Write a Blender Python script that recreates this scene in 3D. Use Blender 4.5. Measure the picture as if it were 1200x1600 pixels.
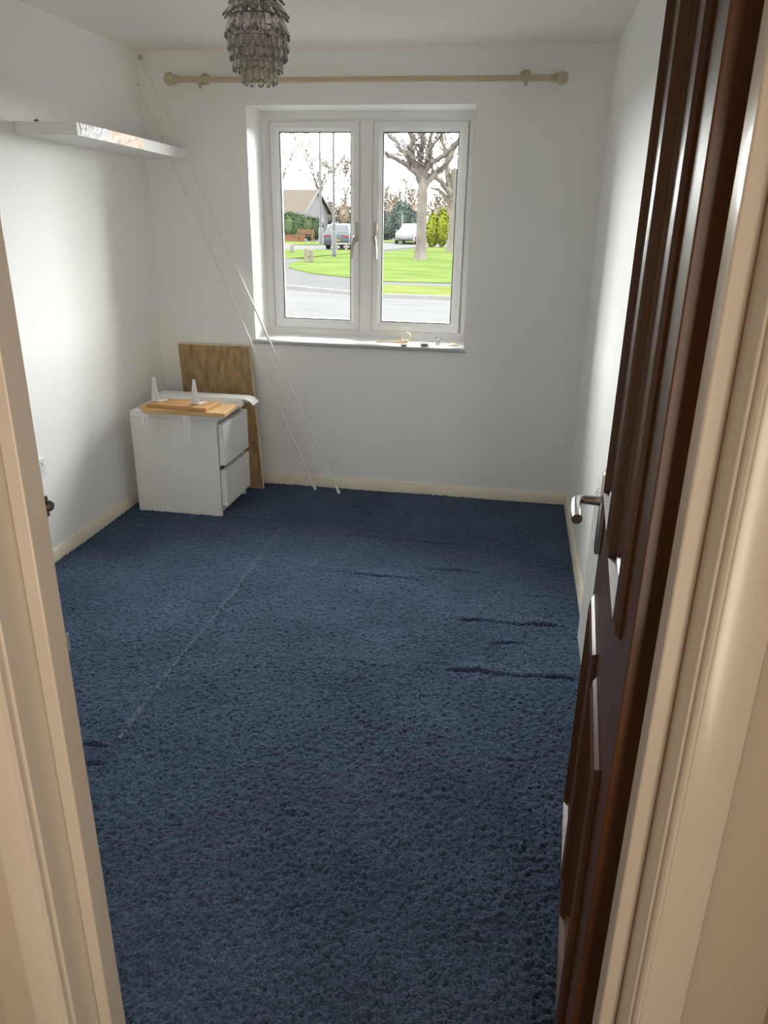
import bpy, math, random
from mathutils import Vector, Matrix
import numpy as np

random.seed(7)
rng = np.random.default_rng(7)
scene = bpy.context.scene
COL = scene.collection
for o in list(bpy.data.objects):
    bpy.data.objects.remove(o)

# ------------------------------------------------------------------ camera
YAW, PITCH, ROLL, FPX, CZ = -0.163477, -0.369518, 0.018032, 1181.01, 1.5487
BACK, XL, XR, H = 4.2998, -2.0791, 0.3798, 2.35      # window wall, left wall, right wall, ceiling
FRONT = 0.840                                         # room side of the door wall
HALL = 0.7175                                         # hall side of the door wall
_f = Vector((math.sin(YAW) * math.cos(PITCH), math.cos(YAW) * math.cos(PITCH), math.sin(PITCH)))
_r = Vector((math.cos(YAW), -math.sin(YAW), 0))
_u = _r.cross(_f)
_r2 = math.cos(ROLL) * _r + math.sin(ROLL) * _u
_u2 = -math.sin(ROLL) * _r + math.cos(ROLL) * _u
cam = bpy.data.cameras.new('camera')
cam.sensor_fit = 'VERTICAL'
cam.sensor_height = 24.0
cam.lens = FPX / 1600 * 24.0
cam.clip_start = 0.02
cam.clip_end = 500
camo = bpy.data.objects.new('camera', cam)
COL.objects.link(camo)
camo.matrix_world = Matrix(((_r2.x, _u2.x, -_f.x, 0), (_r2.y, _u2.y, -_f.y, 0), (_r2.z, _u2.z, -_f.z, CZ), (0, 0, 0, 1)))
scene.camera = camo


def W(px, py, y):
    """world point at distance y for a photograph pixel"""
    d = _f + _r2 * ((px - 600) / FPX) - _u2 * ((py - 800) / FPX)
    t = y / d.y
    return Vector((d.x * t, y, CZ + d.z * t))


# ------------------------------------------------------------------ world, light, exposure
SKY = 33.0
world = bpy.data.worlds.new('overcast_sky')
scene.world = world
world.use_nodes = True
bg = world.node_tree.nodes['Background']
bg.inputs['Color'].default_value = (1.0, 1.0, 0.985, 1)
bg.inputs['Strength'].default_value = SKY

portal = bpy.data.lights.new('window_portal', 'AREA')
portal.shape = 'RECTANGLE'
portal.size, portal.size_y = 1.22, 1.24
portal.cycles.is_portal = True
po = bpy.data.objects.new('window_portal', portal)
po.location = (-0.881, BACK + 0.325, 1.49)
po.rotation_euler = (math.radians(-90), 0, 0)
COL.objects.link(po)

# warm light spilling from the lit room next to the camera, through its doorway in the hall
hall_l = bpy.data.lights.new('hall_doorway_light', 'AREA')
hall_l.shape = 'RECTANGLE'
hall_l.size, hall_l.size_y = 0.45, 1.5
hall_l.energy = 31.0
hall_l.color = (1.0, 0.87, 0.72)
ho = bpy.data.objects.new('hall_doorway_light', hall_l)
ho.location = (0.33, -0.50, 1.05)
ho.rotation_euler = Vector((-0.96, 0.27, 0.0)).to_track_quat('-Z', 'Y').to_euler()
COL.objects.link(ho)

vs = scene.view_settings
vs.view_transform = 'Standard'
vs.look = 'None'
vs.exposure = 0.0
vs.gamma = 1.0
vs.use_curve_mapping = False
scene.cycles.use_denoising = True
scene.cycles.max_bounces = 12
scene.cycles.diffuse_bounces = 8
scene.cycles.transparent_max_bounces = 24
scene.cycles.sample_clamp_indirect = 8.0

# ------------------------------------------------------------------ materials
MATS = {}


def mat(name, col, rough=0.5, metal=0.0, var=0.0, vscale=8.0, vstretch=(1, 1, 1), col2=None, bump=0.0, bscale=60.0,
        bstretch=(1, 1, 1), coat=0.0, spec=0.5, detail=4.0, sharp=None):
    m = bpy.data.materials.new(name)
    m.use_nodes = True
    nt = m.node_tree
    b = nt.nodes['Principled BSDF']
    b.inputs['Base Color'].default_value = (*col, 1)
    b.inputs['Roughness'].default_value = rough
    b.inputs['Metallic'].default_value = metal
    b.inputs['Coat Weight'].default_value = coat
    b.inputs['Coat Roughness'].default_value = 0.12
    b.inputs['Specular IOR Level'].default_value = spec
    tc = nt.nodes.new('ShaderNodeTexCoord')
    if var > 0 or col2:
        mp = nt.nodes.new('ShaderNodeMapping')
        mp.inputs['Scale'].default_value = vstretch
        nt.links.new(tc.outputs['Object'], mp.inputs['Vector'])
        n = nt.nodes.new('ShaderNodeTexNoise')
        n.inputs['Scale'].default_value = vscale
        n.inputs['Detail'].default_value = detail
        nt.links.new(mp.outputs['Vector'], n.inputs['Vector'])
        r = nt.nodes.new('ShaderNodeValToRGB')
        lo, hi = sharp or (0.3, 0.7)
        r.color_ramp.elements[0].position = lo
        r.color_ramp.elements[1].position = hi
        c2 = col2 or tuple(c * (1 - var) for c in col)
        r.color_ramp.elements[0].color = (*c2, 1)
        r.color_ramp.elements[1].color = (*col, 1)
        nt.links.new(n.outputs['Fac'], r.inputs['Fac'])
        nt.links.new(r.outputs['Color'], b.inputs['Base Color'])
    if bump > 0:
        mp = nt.nodes.new('ShaderNodeMapping')
        mp.inputs['Scale'].default_value = bstretch
        nt.links.new(tc.outputs['Object'], mp.inputs['Vector'])
        n = nt.nodes.new('ShaderNodeTexNoise')
        n.inputs['Scale'].default_value = bscale
        n.inputs['Detail'].default_value = 5
        nt.links.new(mp.outputs['Vector'], n.inputs['Vector'])
        bp = nt.nodes.new('ShaderNodeBump')
        bp.inputs['Strength'].default_value = bump
        bp.inputs['Distance'].default_value = 0.01
        nt.links.new(n.outputs['Fac'], bp.inputs['Height'])
        nt.links.new(bp.outputs['Normal'], b.inputs['Normal'])
    MATS[name] = m
    return m


def see_through(name, tint, gloss=(1, 1, 1), rough=0.02, ior=1.45, body=None, body_fac=0.0):
    m = bpy.data.materials.new(name)
    m.use_nodes = True
    nt = m.node_tree
    nt.nodes.remove(nt.nodes['Principled BSDF'])
    out = nt.nodes['Material Output']
    tr = nt.nodes.new('ShaderNodeBsdfTransparent')
    tr.inputs['Color'].default_value = (*tint, 1)
    gl = nt.nodes.new('ShaderNodeBsdfGlossy')
    gl.inputs['Color'].default_value = (*gloss, 1)
    gl.inputs['Roughness'].default_value = rough
    fr = nt.nodes.new('ShaderNodeFresnel')
    fr.inputs['IOR'].default_value = ior
    base = tr.outputs[0]
    if body:
        df = nt.nodes.new('ShaderNodeBsdfDiffuse')
        df.inputs['Color'].default_value = (*body, 1)
        mx0 = nt.nodes.new('ShaderNodeMixShader')
        mx0.inputs['Fac'].default_value = body_fac
        nt.links.new(tr.outputs[0], mx0.inputs[1])
        nt.links.new(df.outputs[0], mx0.inputs[2])
        base = mx0.outputs[0]
    mx = nt.nodes.new('ShaderNodeMixShader')
    nt.links.new(fr.outputs[0], mx.inputs['Fac'])
    nt.links.new(base, mx.inputs[1])
    nt.links.new(gl.outputs[0], mx.inputs[2])
    nt.links.new(mx.outputs[0], out.inputs['Surface'])
    MATS[name] = m
    return m


mat('wall_paint', (0.91, 0.905, 0.885), 0.55, var=0.03, vscale=2.0, bump=0.04, bscale=220)
mat('ceiling_paint', (0.92, 0.885, 0.85), 0.7, var=0.02, vscale=2.0, bump=0.05, bscale=180)
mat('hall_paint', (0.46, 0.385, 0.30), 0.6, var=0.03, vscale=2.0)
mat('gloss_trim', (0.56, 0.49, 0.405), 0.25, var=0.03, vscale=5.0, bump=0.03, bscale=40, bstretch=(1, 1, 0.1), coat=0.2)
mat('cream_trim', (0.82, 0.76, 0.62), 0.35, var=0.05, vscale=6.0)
mat('reveal_paint', (0.86, 0.85, 0.83), 0.45, var=0.02, vscale=3.0)
mat('upvc', (0.84, 0.84, 0.83), 0.28, var=0.02, vscale=6.0)
mat('gasket', (0.02, 0.02, 0.02), 0.6)
mat('dark_wood', (0.100, 0.036, 0.0075), 0.36, var=0.0, vscale=5.0, vstretch=(7, 7, 0.5), col2=(0.050, 0.017, 0.0035), spec=0.35, coat=0.10, bump=0.04, bscale=30, bstretch=(6, 6, 0.4))
mat('satin_metal', (0.62, 0.60, 0.57), 0.22, metal=1.0, var=0.08, vscale=20)
mat('dull_metal', (0.16, 0.14, 0.12), 0.4, metal=0.9, var=0.2, vscale=30)
mat('handle_metal', (0.50, 0.47, 0.40), 0.3, metal=1.0, var=0.1, vscale=25)
mat('white_enamel', (0.82, 0.82, 0.81), 0.3, var=0.02, vscale=6)
mat('white_laminate', (0.80, 0.80, 0.77), 0.4, var=0.02, vscale=4)
mat('white_plastic', (0.83, 0.83, 0.82), 0.35, var=0.02, vscale=10)
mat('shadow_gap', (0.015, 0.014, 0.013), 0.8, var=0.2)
mat('plywood', (0.46, 0.315, 0.155), 0.6, vscale=6.0, vstretch=(5, 5, 1.6), col2=(0.25, 0.145, 0.058), bump=0.12, bscale=30, bstretch=(8, 8, 0.6), detail=8, sharp=(0.32, 0.64))
mat('plywood_edge', (0.85, 0.70, 0.50), 0.65, var=0.2, vscale=40)
mat('oak_board', (0.60, 0.34, 0.13), 0.42, vscale=6.0, vstretch=(1.0, 12, 12), col2=(0.43, 0.22, 0.075), bump=0.05, bscale=30, bstretch=(0.5, 8, 8))
mat('pine_board', (0.68, 0.43, 0.19), 0.45, vscale=6.0, vstretch=(1.0, 12, 12), col2=(0.52, 0.30, 0.12), bump=0.05, bscale=30, bstretch=(0.5, 8, 8))
mat('cream_wood', (0.56, 0.48, 0.31), 0.4, var=0.12, vscale=7, vstretch=(1, 10, 10))
mat('grey_bracket', (0.70, 0.71, 0.71), 0.35, var=0.03, vscale=10)
mat('peach_tape', (0.92, 0.55, 0.34), 0.35, var=0.12, vscale=30, bump=0.15, bscale=80)
mat('foil_tape', (0.50, 0.50, 0.51), 0.32, metal=0.9, var=0.25, vscale=45, bump=0.9, bscale=55)
mat('cream_plastic', (0.80, 0.72, 0.50), 0.4, var=0.06, vscale=20)
mat('peach_cord', (0.88, 0.66, 0.48), 0.5, var=0.06, vscale=20)
mat('green_grey', (0.33, 0.36, 0.31), 0.5, var=0.1, vscale=30)
mat('dark_grey', (0.12, 0.12, 0.115), 0.5, var=0.1, vscale=30)
see_through('window_glass', (0.97, 0.985, 0.98), ior=1.25)
see_through('smoky_acrylic', (0.93, 0.915, 0.895), gloss=(1, 0.98, 0.95), rough=0.05, ior=1.75, body=(0.60, 0.56, 0.51), body_fac=0.14)
see_through('clear_plastic', (0.90, 0.92, 0.92), rough=0.08, ior=1.45, body=(0.8, 0.82, 0.82), body_fac=0.35)
mat('wire_dark', (0.05, 0.045, 0.04), 0.35, metal=0.8, var=0.1)

# carpet: short navy pile, fibre colour varies from tuft to tuft
m = mat('navy_carpet', (0.020, 0.034, 0.066), 0.95, spec=0.15)
nt = m.node_tree
b = nt.nodes['Principled BSDF']
tc = nt.nodes.new('ShaderNodeTexCoord')
n1 = nt.nodes.new('ShaderNodeTexNoise'); n1.inputs['Scale'].default_value = 170; n1.inputs['Detail'].default_value = 3
n2 = nt.nodes.new('ShaderNodeTexNoise'); n2.inputs['Scale'].default_value = 3.2; n2.inputs['Detail'].default_value = 5
nt.links.new(tc.outputs['Object'], n1.inputs['Vector']); nt.links.new(tc.outputs['Object'], n2.inputs['Vector'])
r1 = nt.nodes.new('ShaderNodeValToRGB')
r1.color_ramp.elements[0].position, r1.color_ramp.elements[1].position = 0.3, 0.72
r1.color_ramp.elements[0].color = (0.013, 0.021, 0.036, 1)
r1.color_ramp.elements[1].color = (0.078, 0.112, 0.172, 1)
nt.links.new(n1.outputs['Fac'], r1.inputs['Fac'])
r2 = nt.nodes.new('ShaderNodeValToRGB')
r2.color_ramp.elements[0].position, r2.color_ramp.elements[1].position = 0.32, 0.7
r2.color_ramp.elements[0].color = (0.70, 0.71, 0.74, 1)
r2.color_ramp.elements[1].color = (1.22, 1.22, 1.20, 1)
nt.links.new(n2.outputs['Fac'], r2.inputs['Fac'])
mm = nt.nodes.new('ShaderNodeMix'); mm.data_type = 'RGBA'; mm.blend_type = 'MULTIPLY'; mm.inputs[0].default_value = 1.0
nt.links.new(r1.outputs['Color'], mm.inputs[6]); nt.links.new(r2.outputs['Color'], mm.inputs[7])
nt.links.new(mm.outputs[2], b.inputs['Base Color'])
bp = nt.nodes.new('ShaderNodeBump'); bp.inputs['Strength'].default_value = 0.8; bp.inputs['Distance'].default_value = 0.006
nt.links.new(n1.outputs['Fac'], bp.inputs['Height']); nt.links.new(bp.outputs['Normal'], b.inputs['Normal'])
b.inputs['Sheen Weight'].default_value = 0.4
b.inputs['Sheen Roughness'].default_value = 0.5
b.inputs['Sheen Tint'].default_value = (0.35, 0.5, 0.8, 1)

mat('seam_light_paint', (0.13, 0.165, 0.22), 0.95, var=0.5, vscale=120, spec=0.15)  # paler colour stands in for window light caught by the seam ridge

# outdoors
mat('asphalt', (0.0315, 0.0315, 0.0318), 0.8, var=0.14, vscale=1.2, vstretch=(0.3, 1.5, 1), spec=0.0)
mat('tarmac_path', (0.0260, 0.0260, 0.0265), 0.85, var=0.15, vscale=1.0, vstretch=(0.3, 1.5, 1), spec=0.0)
mat('kerb_stone', (0.04845, 0.04716, 0.04522), 0.8, var=0.15, vscale=2.0, spec=0.0)
mat('grass_turf', (0.0265, 0.034, 0.0105), 0.9, vscale=0.9, vstretch=(0.5, 1.2, 1), col2=(0.0155, 0.0235, 0.0068), bump=0.5, bscale=6, detail=8, spec=0.0)
mat('verge_turf', (0.030, 0.034, 0.011), 0.9, vscale=1.3, vstretch=(0.5, 1.2, 1), col2=(0.020, 0.025, 0.008), bump=0.5, bscale=6, detail=8, spec=0.0)
mat('bark', (0.04332, 0.03754, 0.03321), 0.9, vscale=3.0, vstretch=(1, 1, 0.5), col2=(0.0231, 0.02022, 0.01877), bump=0.6, bscale=6, spec=0.0)
mat('bark_mossy', (0.040, 0.036, 0.030), 0.9, vscale=3.0, col2=(0.026, 0.024, 0.019), bump=0.5, bscale=8, spec=0.0)
mat('bark_far', (0.046, 0.039, 0.033), 0.9, var=0.2, vscale=3.0, spec=0.0)
mat('twig_brown', (0.050, 0.041, 0.031), 0.9, var=0.2, vscale=3.0, spec=0.0)
mat('conifer_lime', (0.046, 0.052, 0.0065), 0.9, vscale=4, col2=(0.030, 0.036, 0.0045), spec=0.0)
mat('evergreen_dark', (0.021, 0.026, 0.0225), 0.9, vscale=2, col2=(0.012, 0.016, 0.0145), spec=0.0)
mat('hedge_green', (0.01824, 0.02432, 0.01216), 0.9, vscale=2, col2=(0.0114, 0.01672, 0.00912), spec=0.0)
mat('brick_far', (0.03876, 0.01961, 0.01186), 0.85, var=0.2, vscale=6, spec=0.0)
mat('roof_tile', (0.0266, 0.02288, 0.01915), 0.85, var=0.25, vscale=5, vstretch=(0.6, 3, 3), spec=0.0)
mat('render_white', (0.044, 0.0435, 0.043), 0.8, var=0.05, vscale=2, spec=0.0)
mat('old_timber', (0.046, 0.041, 0.034), 0.85, var=0.25, vscale=5, vstretch=(2, 2, 0.6), spec=0.0)
mat('bench_timber', (0.0399, 0.02394, 0.0149), 0.85, var=0.25, vscale=5, spec=0.0)
mat('lamp_steel', (0.02261, 0.02341, 0.02394), 0.45, spec=0.05, var=0.08, vscale=3)
mat('car_navy', (0.0070, 0.0095, 0.0125), 0.5, var=0.1, vscale=3, spec=0.12)
mat('car_white', (0.031, 0.031, 0.031), 0.5, var=0.03, vscale=3, spec=0.1)
mat('car_glass', (0.006, 0.008, 0.009), 0.3, var=0.1, vscale=3, spec=0.15)
mat('tyre_rubber', (0.00228, 0.00228, 0.00228), 0.7, var=0.2, spec=0.1)
mat('wheel_alloy', (0.0228, 0.0228, 0.02356), 0.35, metal=0.6, var=0.1, spec=0.1)
mat('tail_red', (0.0342, 0.00304, 0.0038), 0.25, var=0.1, spec=0.1)
mat('plate_yellow', (0.038, 0.0323, 0.0038), 0.5, var=0.05, spec=0.1)
mat('headlamp', (0.0456, 0.0475, 0.0494), 0.15, var=0.1, spec=0.1)


# ------------------------------------------------------------------ mesh helpers
class MB:
    def __init__(self):
        self.v, self.f, self.mi = [], [], []

    def add(self, vs, fs, mi=0):
        o = len(self.v)
        self.v += [tuple(p) for p in vs]
        self.f += [tuple(i + o for i in f) for f in fs]
        self.mi += [mi] * len(fs)
        return self

    def box(self, x0, x1, y0, y1, z0, z1, mi=0):
        v = [(x0, y0, z0), (x1, y0, z0), (x1, y1, z0), (x0, y1, z0), (x0, y0, z1), (x1, y0, z1), (x1, y1, z1), (x0, y1, z1)]
        return self.hexa(v, mi)

    def hexa(self, v, mi=0):
        return self.add(v, [(3, 2, 1, 0), (4, 5, 6, 7), (0, 1, 5, 4), (1, 2, 6, 5), (2, 3, 7, 6), (3, 0, 4, 7)], mi)

    def prism(self, poly, axis, a, b, mi=0):
        """poly of 2-D points extruded along axis from a to b (axis 0: (y,z), 1: (x,z), 2: (x,y))"""
        def P(p, t):
            return (t, p[0], p[1]) if axis == 0 else (p[0], t, p[1]) if axis == 1 else (p[0], p[1], t)
        n = len(poly)
        vs = [P(p, a) for p in poly] + [P(p, b) for p in poly]
        fs = [tuple(range(n))[::-1], tuple(range(n, 2 * n))] + [(i, (i + 1) % n, n + (i + 1) % n, n + i) for i in range(n)]
        return self.add(vs, fs, mi)

    def tube(self, pts, rad, sides=8, caps=True, mi=0):
        pts = [Vector(p) for p in pts]
        if not hasattr(rad, '__len__'):
            rad = [rad] * len(pts)
        vs, fs = [], []
        prev = None
        for i, p in enumerate(pts):
            t = (pts[min(i + 1, len(pts) - 1)] - pts[max(i - 1, 0)])
            t = t.normalized() if t.length > 1e-9 else Vector((0, 0, 1))
            if prev is None:
                a = Vector((0, 0, 1)) if abs(t.z) < 0.9 else Vector((1, 0, 0))
                n = t.cross(a).normalized()
            else:
                n = (prev - t * prev.dot(t))
                n = n.normalized() if n.length > 1e-6 else t.orthogonal().normalized()
            prev = n
            b_ = t.cross(n)
            for k in range(sides):
                an = 2 * math.pi * k / sides
                vs.append(p + (n * math.cos(an) + b_ * math.sin(an)) * rad[i])
        for i in range(len(pts) - 1):
            for k in range(sides):
                k2 = (k + 1) % sides
                fs.append((i * sides + k, i * sides + k2, (i + 1) * sides + k2, (i + 1) * sides + k))
        if caps:
            fs.append(tuple(range(sides))[::-1])
            fs.append(tuple((len(pts) - 1) * sides + k for k in range(sides)))
        return self.add(vs, fs, mi)

    def lathe(self, prof, origin=(0, 0, 0), axis=(0, 0, 1), sides=20, mi=0):
        """prof: list of (r, h) along axis"""
        ax = Vector(axis).normalized()
        n = ax.orthogonal().normalized()
        b_ = ax.cross(n)
        o = Vector(origin)
        vs, fs = [], []
        for r, h in prof:
            for k in range(sides):
                an = 2 * math.pi * k / sides
                vs.append(o + ax * h + (n * math.cos(an) + b_ * math.sin(an)) * max(r, 1e-5))
        for i in range(len(prof) - 1):
            for k in range(sides):
                k2 = (k + 1) % sides
                fs.append((i * sides + k, i * sides + k2, (i + 1) * sides + k2, (i + 1) * sides + k))
        fs.append(tuple(range(sides))[::-1])
        fs.append(tuple((len(prof) - 1) * sides + k for k in range(sides)))
        return self.add(vs, fs, mi)

    def ring_frame(self, x0, x1, z0, z1, prof, mi=0, close=True):
        """mitred frame in the x-z plane; prof = [(inset, y), ...]"""
        vs, fs = [], []
        for d, y in prof:
            vs += [(x0 + d, y, z0 + d), (x1 - d, y, z0 + d), (x1 - d, y, z1 - d), (x0 + d, y, z1 - d)]
        n = len(prof)
        rng_ = range(n) if close else range(n - 1)
        for i in rng_:
            j = (i + 1) % n
            for k in range(4):
                k2 = (k + 1) % 4
                fs.append((i * 4 + k, i * 4 + k2, j * 4 + k2, j * 4 + k))
        return self.add(vs, fs, mi)

    def build(self, name, material, parent=None, bevel=0.0, seg=2, smooth=35):
        me = bpy.data.meshes.new(name)
        me.from_pydata(self.v, [], self.f)
        ms = material if isinstance(material, (list, tuple)) else [material]
        for k in ms:
            me.materials.append(MATS[k])
        if len(ms) > 1:
            me.polygons.foreach_set('material_index', self.mi)
        import bmesh
        bm = bmesh.new()
        bm.from_mesh(me)
        bmesh.ops.recalc_face_normals(bm, faces=bm.faces)
        bm.to_mesh(me)
        bm.free()
        if smooth:
            me.polygons.foreach_set('use_smooth', [True] * len(me.polygons))
            me.set_sharp_from_angle(angle=math.radians(smooth))
        o = bpy.data.objects.new(name, me)
        COL.objects.link(o)
        if parent:
            o.parent = parent
        if bevel:
            md = o.modifiers.new('edge', 'BEVEL')
            md.width = bevel
            md.segments = seg
            md.limit_method = 'ANGLE'
        return o


def tag(o, label, cat, group=None, kind=None):
    o['label'] = label
    o['category'] = cat
    if group:
        o['group'] = group
    if kind:
        o['kind'] = kind
    return o


def thing(name, label, cat, loc=(0, 0, 0), rz=0.0, group=None, kind=None):
    o = bpy.data.objects.new(name, None)
    o.empty_display_size = 0.1
    COL.objects.link(o)
    o.location = loc
    o.rotation_euler = (0, 0, rz)
    return tag(o, label, cat, group, kind)


def copy_of(o, parent, loc=None, rot=None):
    c = o.copy()
    COL.objects.link(c)
    c.parent = parent
    if loc is not None:
        c.location = loc
    if rot is not None:
        c.rotation_euler = rot
    return c


# ================================================================== THE ROOM
WX0, WX1, WZ0, WZ1 = -1.491, -0.271, 0.861, 2.100     # window opening
WT = 0.32                                              # thickness of the window wall
S = 'structure'
# window wall
w = MB()
w.box(XL - 0.12, WX0, BACK, BACK + WT, 0, H)
w.box(WX1, XR + 0.12, BACK, BACK + WT, 0, H)
w.box(WX0, WX1, BACK, BACK + WT, 0, WZ0)
w.box(WX0, WX1, BACK, BACK + WT, WZ1, H)
wb = tag(w.build('wall_back', 'wall_paint'), 'off-white painted window wall at the far end of the room', 'wall', kind=S)
rv = MB()
rv.box(WX0, WX0 + 0.003, BACK, BACK + 0.24, WZ0 + 0.02, WZ1)
rv.box(WX1 - 0.003, WX1, BACK, BACK + 0.24, WZ0 + 0.02, WZ1)
rv.box(WX0, WX1, BACK, BACK + 0.24, WZ1 - 0.003, WZ1)
rv.build('reveal_lining', 'reveal_paint', wb)
w = MB().box(XL - 0.12, XL, FRONT, BACK, 0, H)
tag(w.build('wall_left', 'wall_paint'), 'off-white painted side wall carrying the floating shelf', 'wall', kind=S)
w = MB().box(XR, XR + 0.12, FRONT, BACK, 0, H)
tag(w.build('wall_right', 'wall_paint'), 'bright off-white painted side wall behind the open wooden door', 'wall', kind=S)
# door wall with its doorway (lining outside faces at JL-.03 and JR+.03)
JL, JR, HEAD = -0.588, 0.212, 2.125
w = MB()
w.box(XL - 0.12, JL - 0.03, HALL, FRONT, 0, H)
w.box(JR + 0.03, XR + 0.12, HALL, FRONT, 0, H)
w.box(JL - 0.03, JR + 0.03, HALL, FRONT, HEAD + 0.03, H)
tag(w.build('wall_front', 'wall_paint'), 'painted partition wall around the doorway, seen only past its frame', 'wall', kind=S)
w = MB().box(XL - 0.12, XR + 0.12, FRONT - 0.13, BACK + WT, H, H + 0.1)
tag(w.build('ceiling', 'ceiling_paint'), 'flat off-white bedroom ceiling above the glass drop pendant', 'ceiling', kind=S)
w = MB().box(XL - 0.12, XR + 0.12, FRONT - 0.13, BACK + WT, -0.12, -0.012)
tag(w.build('floor', 'dark_grey'), 'solid floor slab under the navy carpet', 'floor', kind=S)
# hallway shell around the camera
HX0, HX1, HY0 = -0.708, 0.368, -1.9
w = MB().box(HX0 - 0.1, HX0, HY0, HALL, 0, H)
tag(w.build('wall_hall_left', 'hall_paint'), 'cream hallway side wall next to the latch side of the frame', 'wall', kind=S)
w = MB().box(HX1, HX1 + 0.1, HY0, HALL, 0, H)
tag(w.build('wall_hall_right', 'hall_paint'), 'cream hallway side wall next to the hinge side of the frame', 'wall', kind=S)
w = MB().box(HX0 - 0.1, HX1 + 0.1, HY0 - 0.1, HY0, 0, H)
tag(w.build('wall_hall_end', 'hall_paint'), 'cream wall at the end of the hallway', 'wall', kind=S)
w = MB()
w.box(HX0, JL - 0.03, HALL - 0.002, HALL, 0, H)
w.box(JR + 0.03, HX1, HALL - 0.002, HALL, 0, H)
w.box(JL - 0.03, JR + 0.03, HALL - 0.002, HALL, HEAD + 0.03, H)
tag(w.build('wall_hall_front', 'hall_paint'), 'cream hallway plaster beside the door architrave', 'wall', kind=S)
w = MB().box(HX0 - 0.1, HX1 + 0.1, HY0 - 0.1, HALL, H, H + 0.1)
tag(w.build('ceiling_hall', 'ceiling_paint'), 'flat white hallway ceiling', 'ceiling', kind=S)
w = MB().box(HX0 - 0.1, HX1 + 0.1, HY0 - 0.1, FRONT - 0.13, -0.12, -0.002)
tag(w.build('floor_hall', 'navy_carpet'), 'navy hallway floor outside the doorway', 'floor', kind=S)

# skirting boards
BH = 0.064
prof = [(0, 0), (0.016, 0), (0.016, 0.040), (0.013, 0.046), (0.011, 0.056), (0.006, BH), (0, BH)]
sk = MB().prism([(BACK - a, z) for a, z in prof], 0, XL, XR)
tag(sk.build('baseboard_back', 'cream_trim'), 'cream skirting board under the window', 'skirting', kind=S)
sk = MB().prism([(XL + a, z) for a, z in prof], 1, FRONT, BACK - 0.016)
tag(sk.build('baseboard_left', 'cream_trim'), 'cream skirting board along the wall below the floating shelf', 'skirting', kind=S)
sk = MB().prism([(XR - a, z) for a, z in prof], 1, FRONT, BACK - 0.016)
tag(sk.build('baseboard_right', 'cream_trim'), 'cream skirting board along the wall behind the door', 'skirting', kind=S)
# thin bead where the window wall meets the ceiling
cv = MB().prism([(BACK, H), (BACK - 0.012, H), (BACK - 0.010, H - 0.006), (BACK - 0.004, H - 0.013), (BACK, H - 0.015)], 0, XL, XR)
tag(cv.build('trim_1', 'ceiling_paint'), 'thin white bead between the ceiling and the window wall', 'trim', kind=S)

# ------------------------------------------------------------------ carpet
STEP = 0.0052
nx = int((XR - XL) / STEP) + 1
ny = int((BACK - FRONT + 0.12) / STEP) + 1
gx = np.linspace(XL, XR, nx)
gy = np.linspace(FRONT - 0.12, BACK, ny)
X, Y = np.meshgrid(gx, gy)
Z = np.zeros_like(X)
# soft unevenness
for k in range(14):
    a = rng.uniform(0, 2 * np.pi); fq = rng.uniform(2, 9); ph = rng.uniform(0, 6.28)
    Z += 0.0007 * np.sin(fq * (np.cos(a) * X + np.sin(a) * Y) + ph)
jit = rng.normal(0, 1, X.shape)
jit2 = (jit + np.roll(jit, 1, 0) + np.roll(jit, 1, 1) + np.roll(jit, -1, 0)) / 2
Z += 0.0020 * jit + 0.0008 * jit2


def crease(ax, ay, bx, by, h, wd=0.035, dip=0.010):
    """a ruck across the carpet: soft rise on the window side, sharp fall with a furrow on the near side"""
    global Z
    dx, dy = bx - ax, by - ay
    L = math.hypot(dx, dy)
    s = ((X - ax) * dx + (Y - ay) * dy) / L
    wob = 0.006 * np.sin(s * 23 + ax * 9) + 0.003 * np.sin(s * 61)
    n = (-(X - ax) * dy + (Y - ay) * dx) / L - wob       # + is towards the window
    env = np.clip(s / 0.06, 0, 1) * np.clip((L - s) / 0.06, 0, 1)
    env = env * env * (3 - 2 * env)
    env *= 0.75 + 0.25 * np.sin(s * 17 + by * 5)
    rise = np.where(n > 0, np.exp(-(n / wd) ** 2), np.exp(-(n / 0.007) ** 2))
    fur = np.exp(-((n + 0.010) / 0.0055) ** 2)
    Z += env * (h * rise - dip * fur)


crease(-0.171, 2.415, 0.335, 2.430, 0.010, dip=0.009)
crease(-0.169, 2.800, 0.316, 2.812, 0.009, dip=0.008)
crease(-0.819, 3.139, -0.271, 3.127, 0.006, dip=0.006)
crease(-0.40, 3.27, -0.05, 3.26, 0.005, dip=0.005)
crease(-0.859, 3.567, -0.188, 3.580, 0.005, dip=0.005)
crease(-1.290, 2.722, -1.215, 2.722, 0.011, dip=0.012)
crease(-1.33, 1.757, -1.13, 1.785, 0.010, dip=0.009)
crease(-1.28, 1.672, -1.11, 1.705, 0.011, dip=0.014)
crease(-1.52, 3.70, -1.16, 3.684, 0.006, dip=0.006)
crease(-0.02, 2.62, 0.18, 2.66, 0.006, dip=0.005)
crease(0.10, 3.05, 0.28, 3.10, 0.006, dip=0.005)
crease(-0.60, 2.40, -0.20, 2.38, 0.003, dip=0.003)
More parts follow.
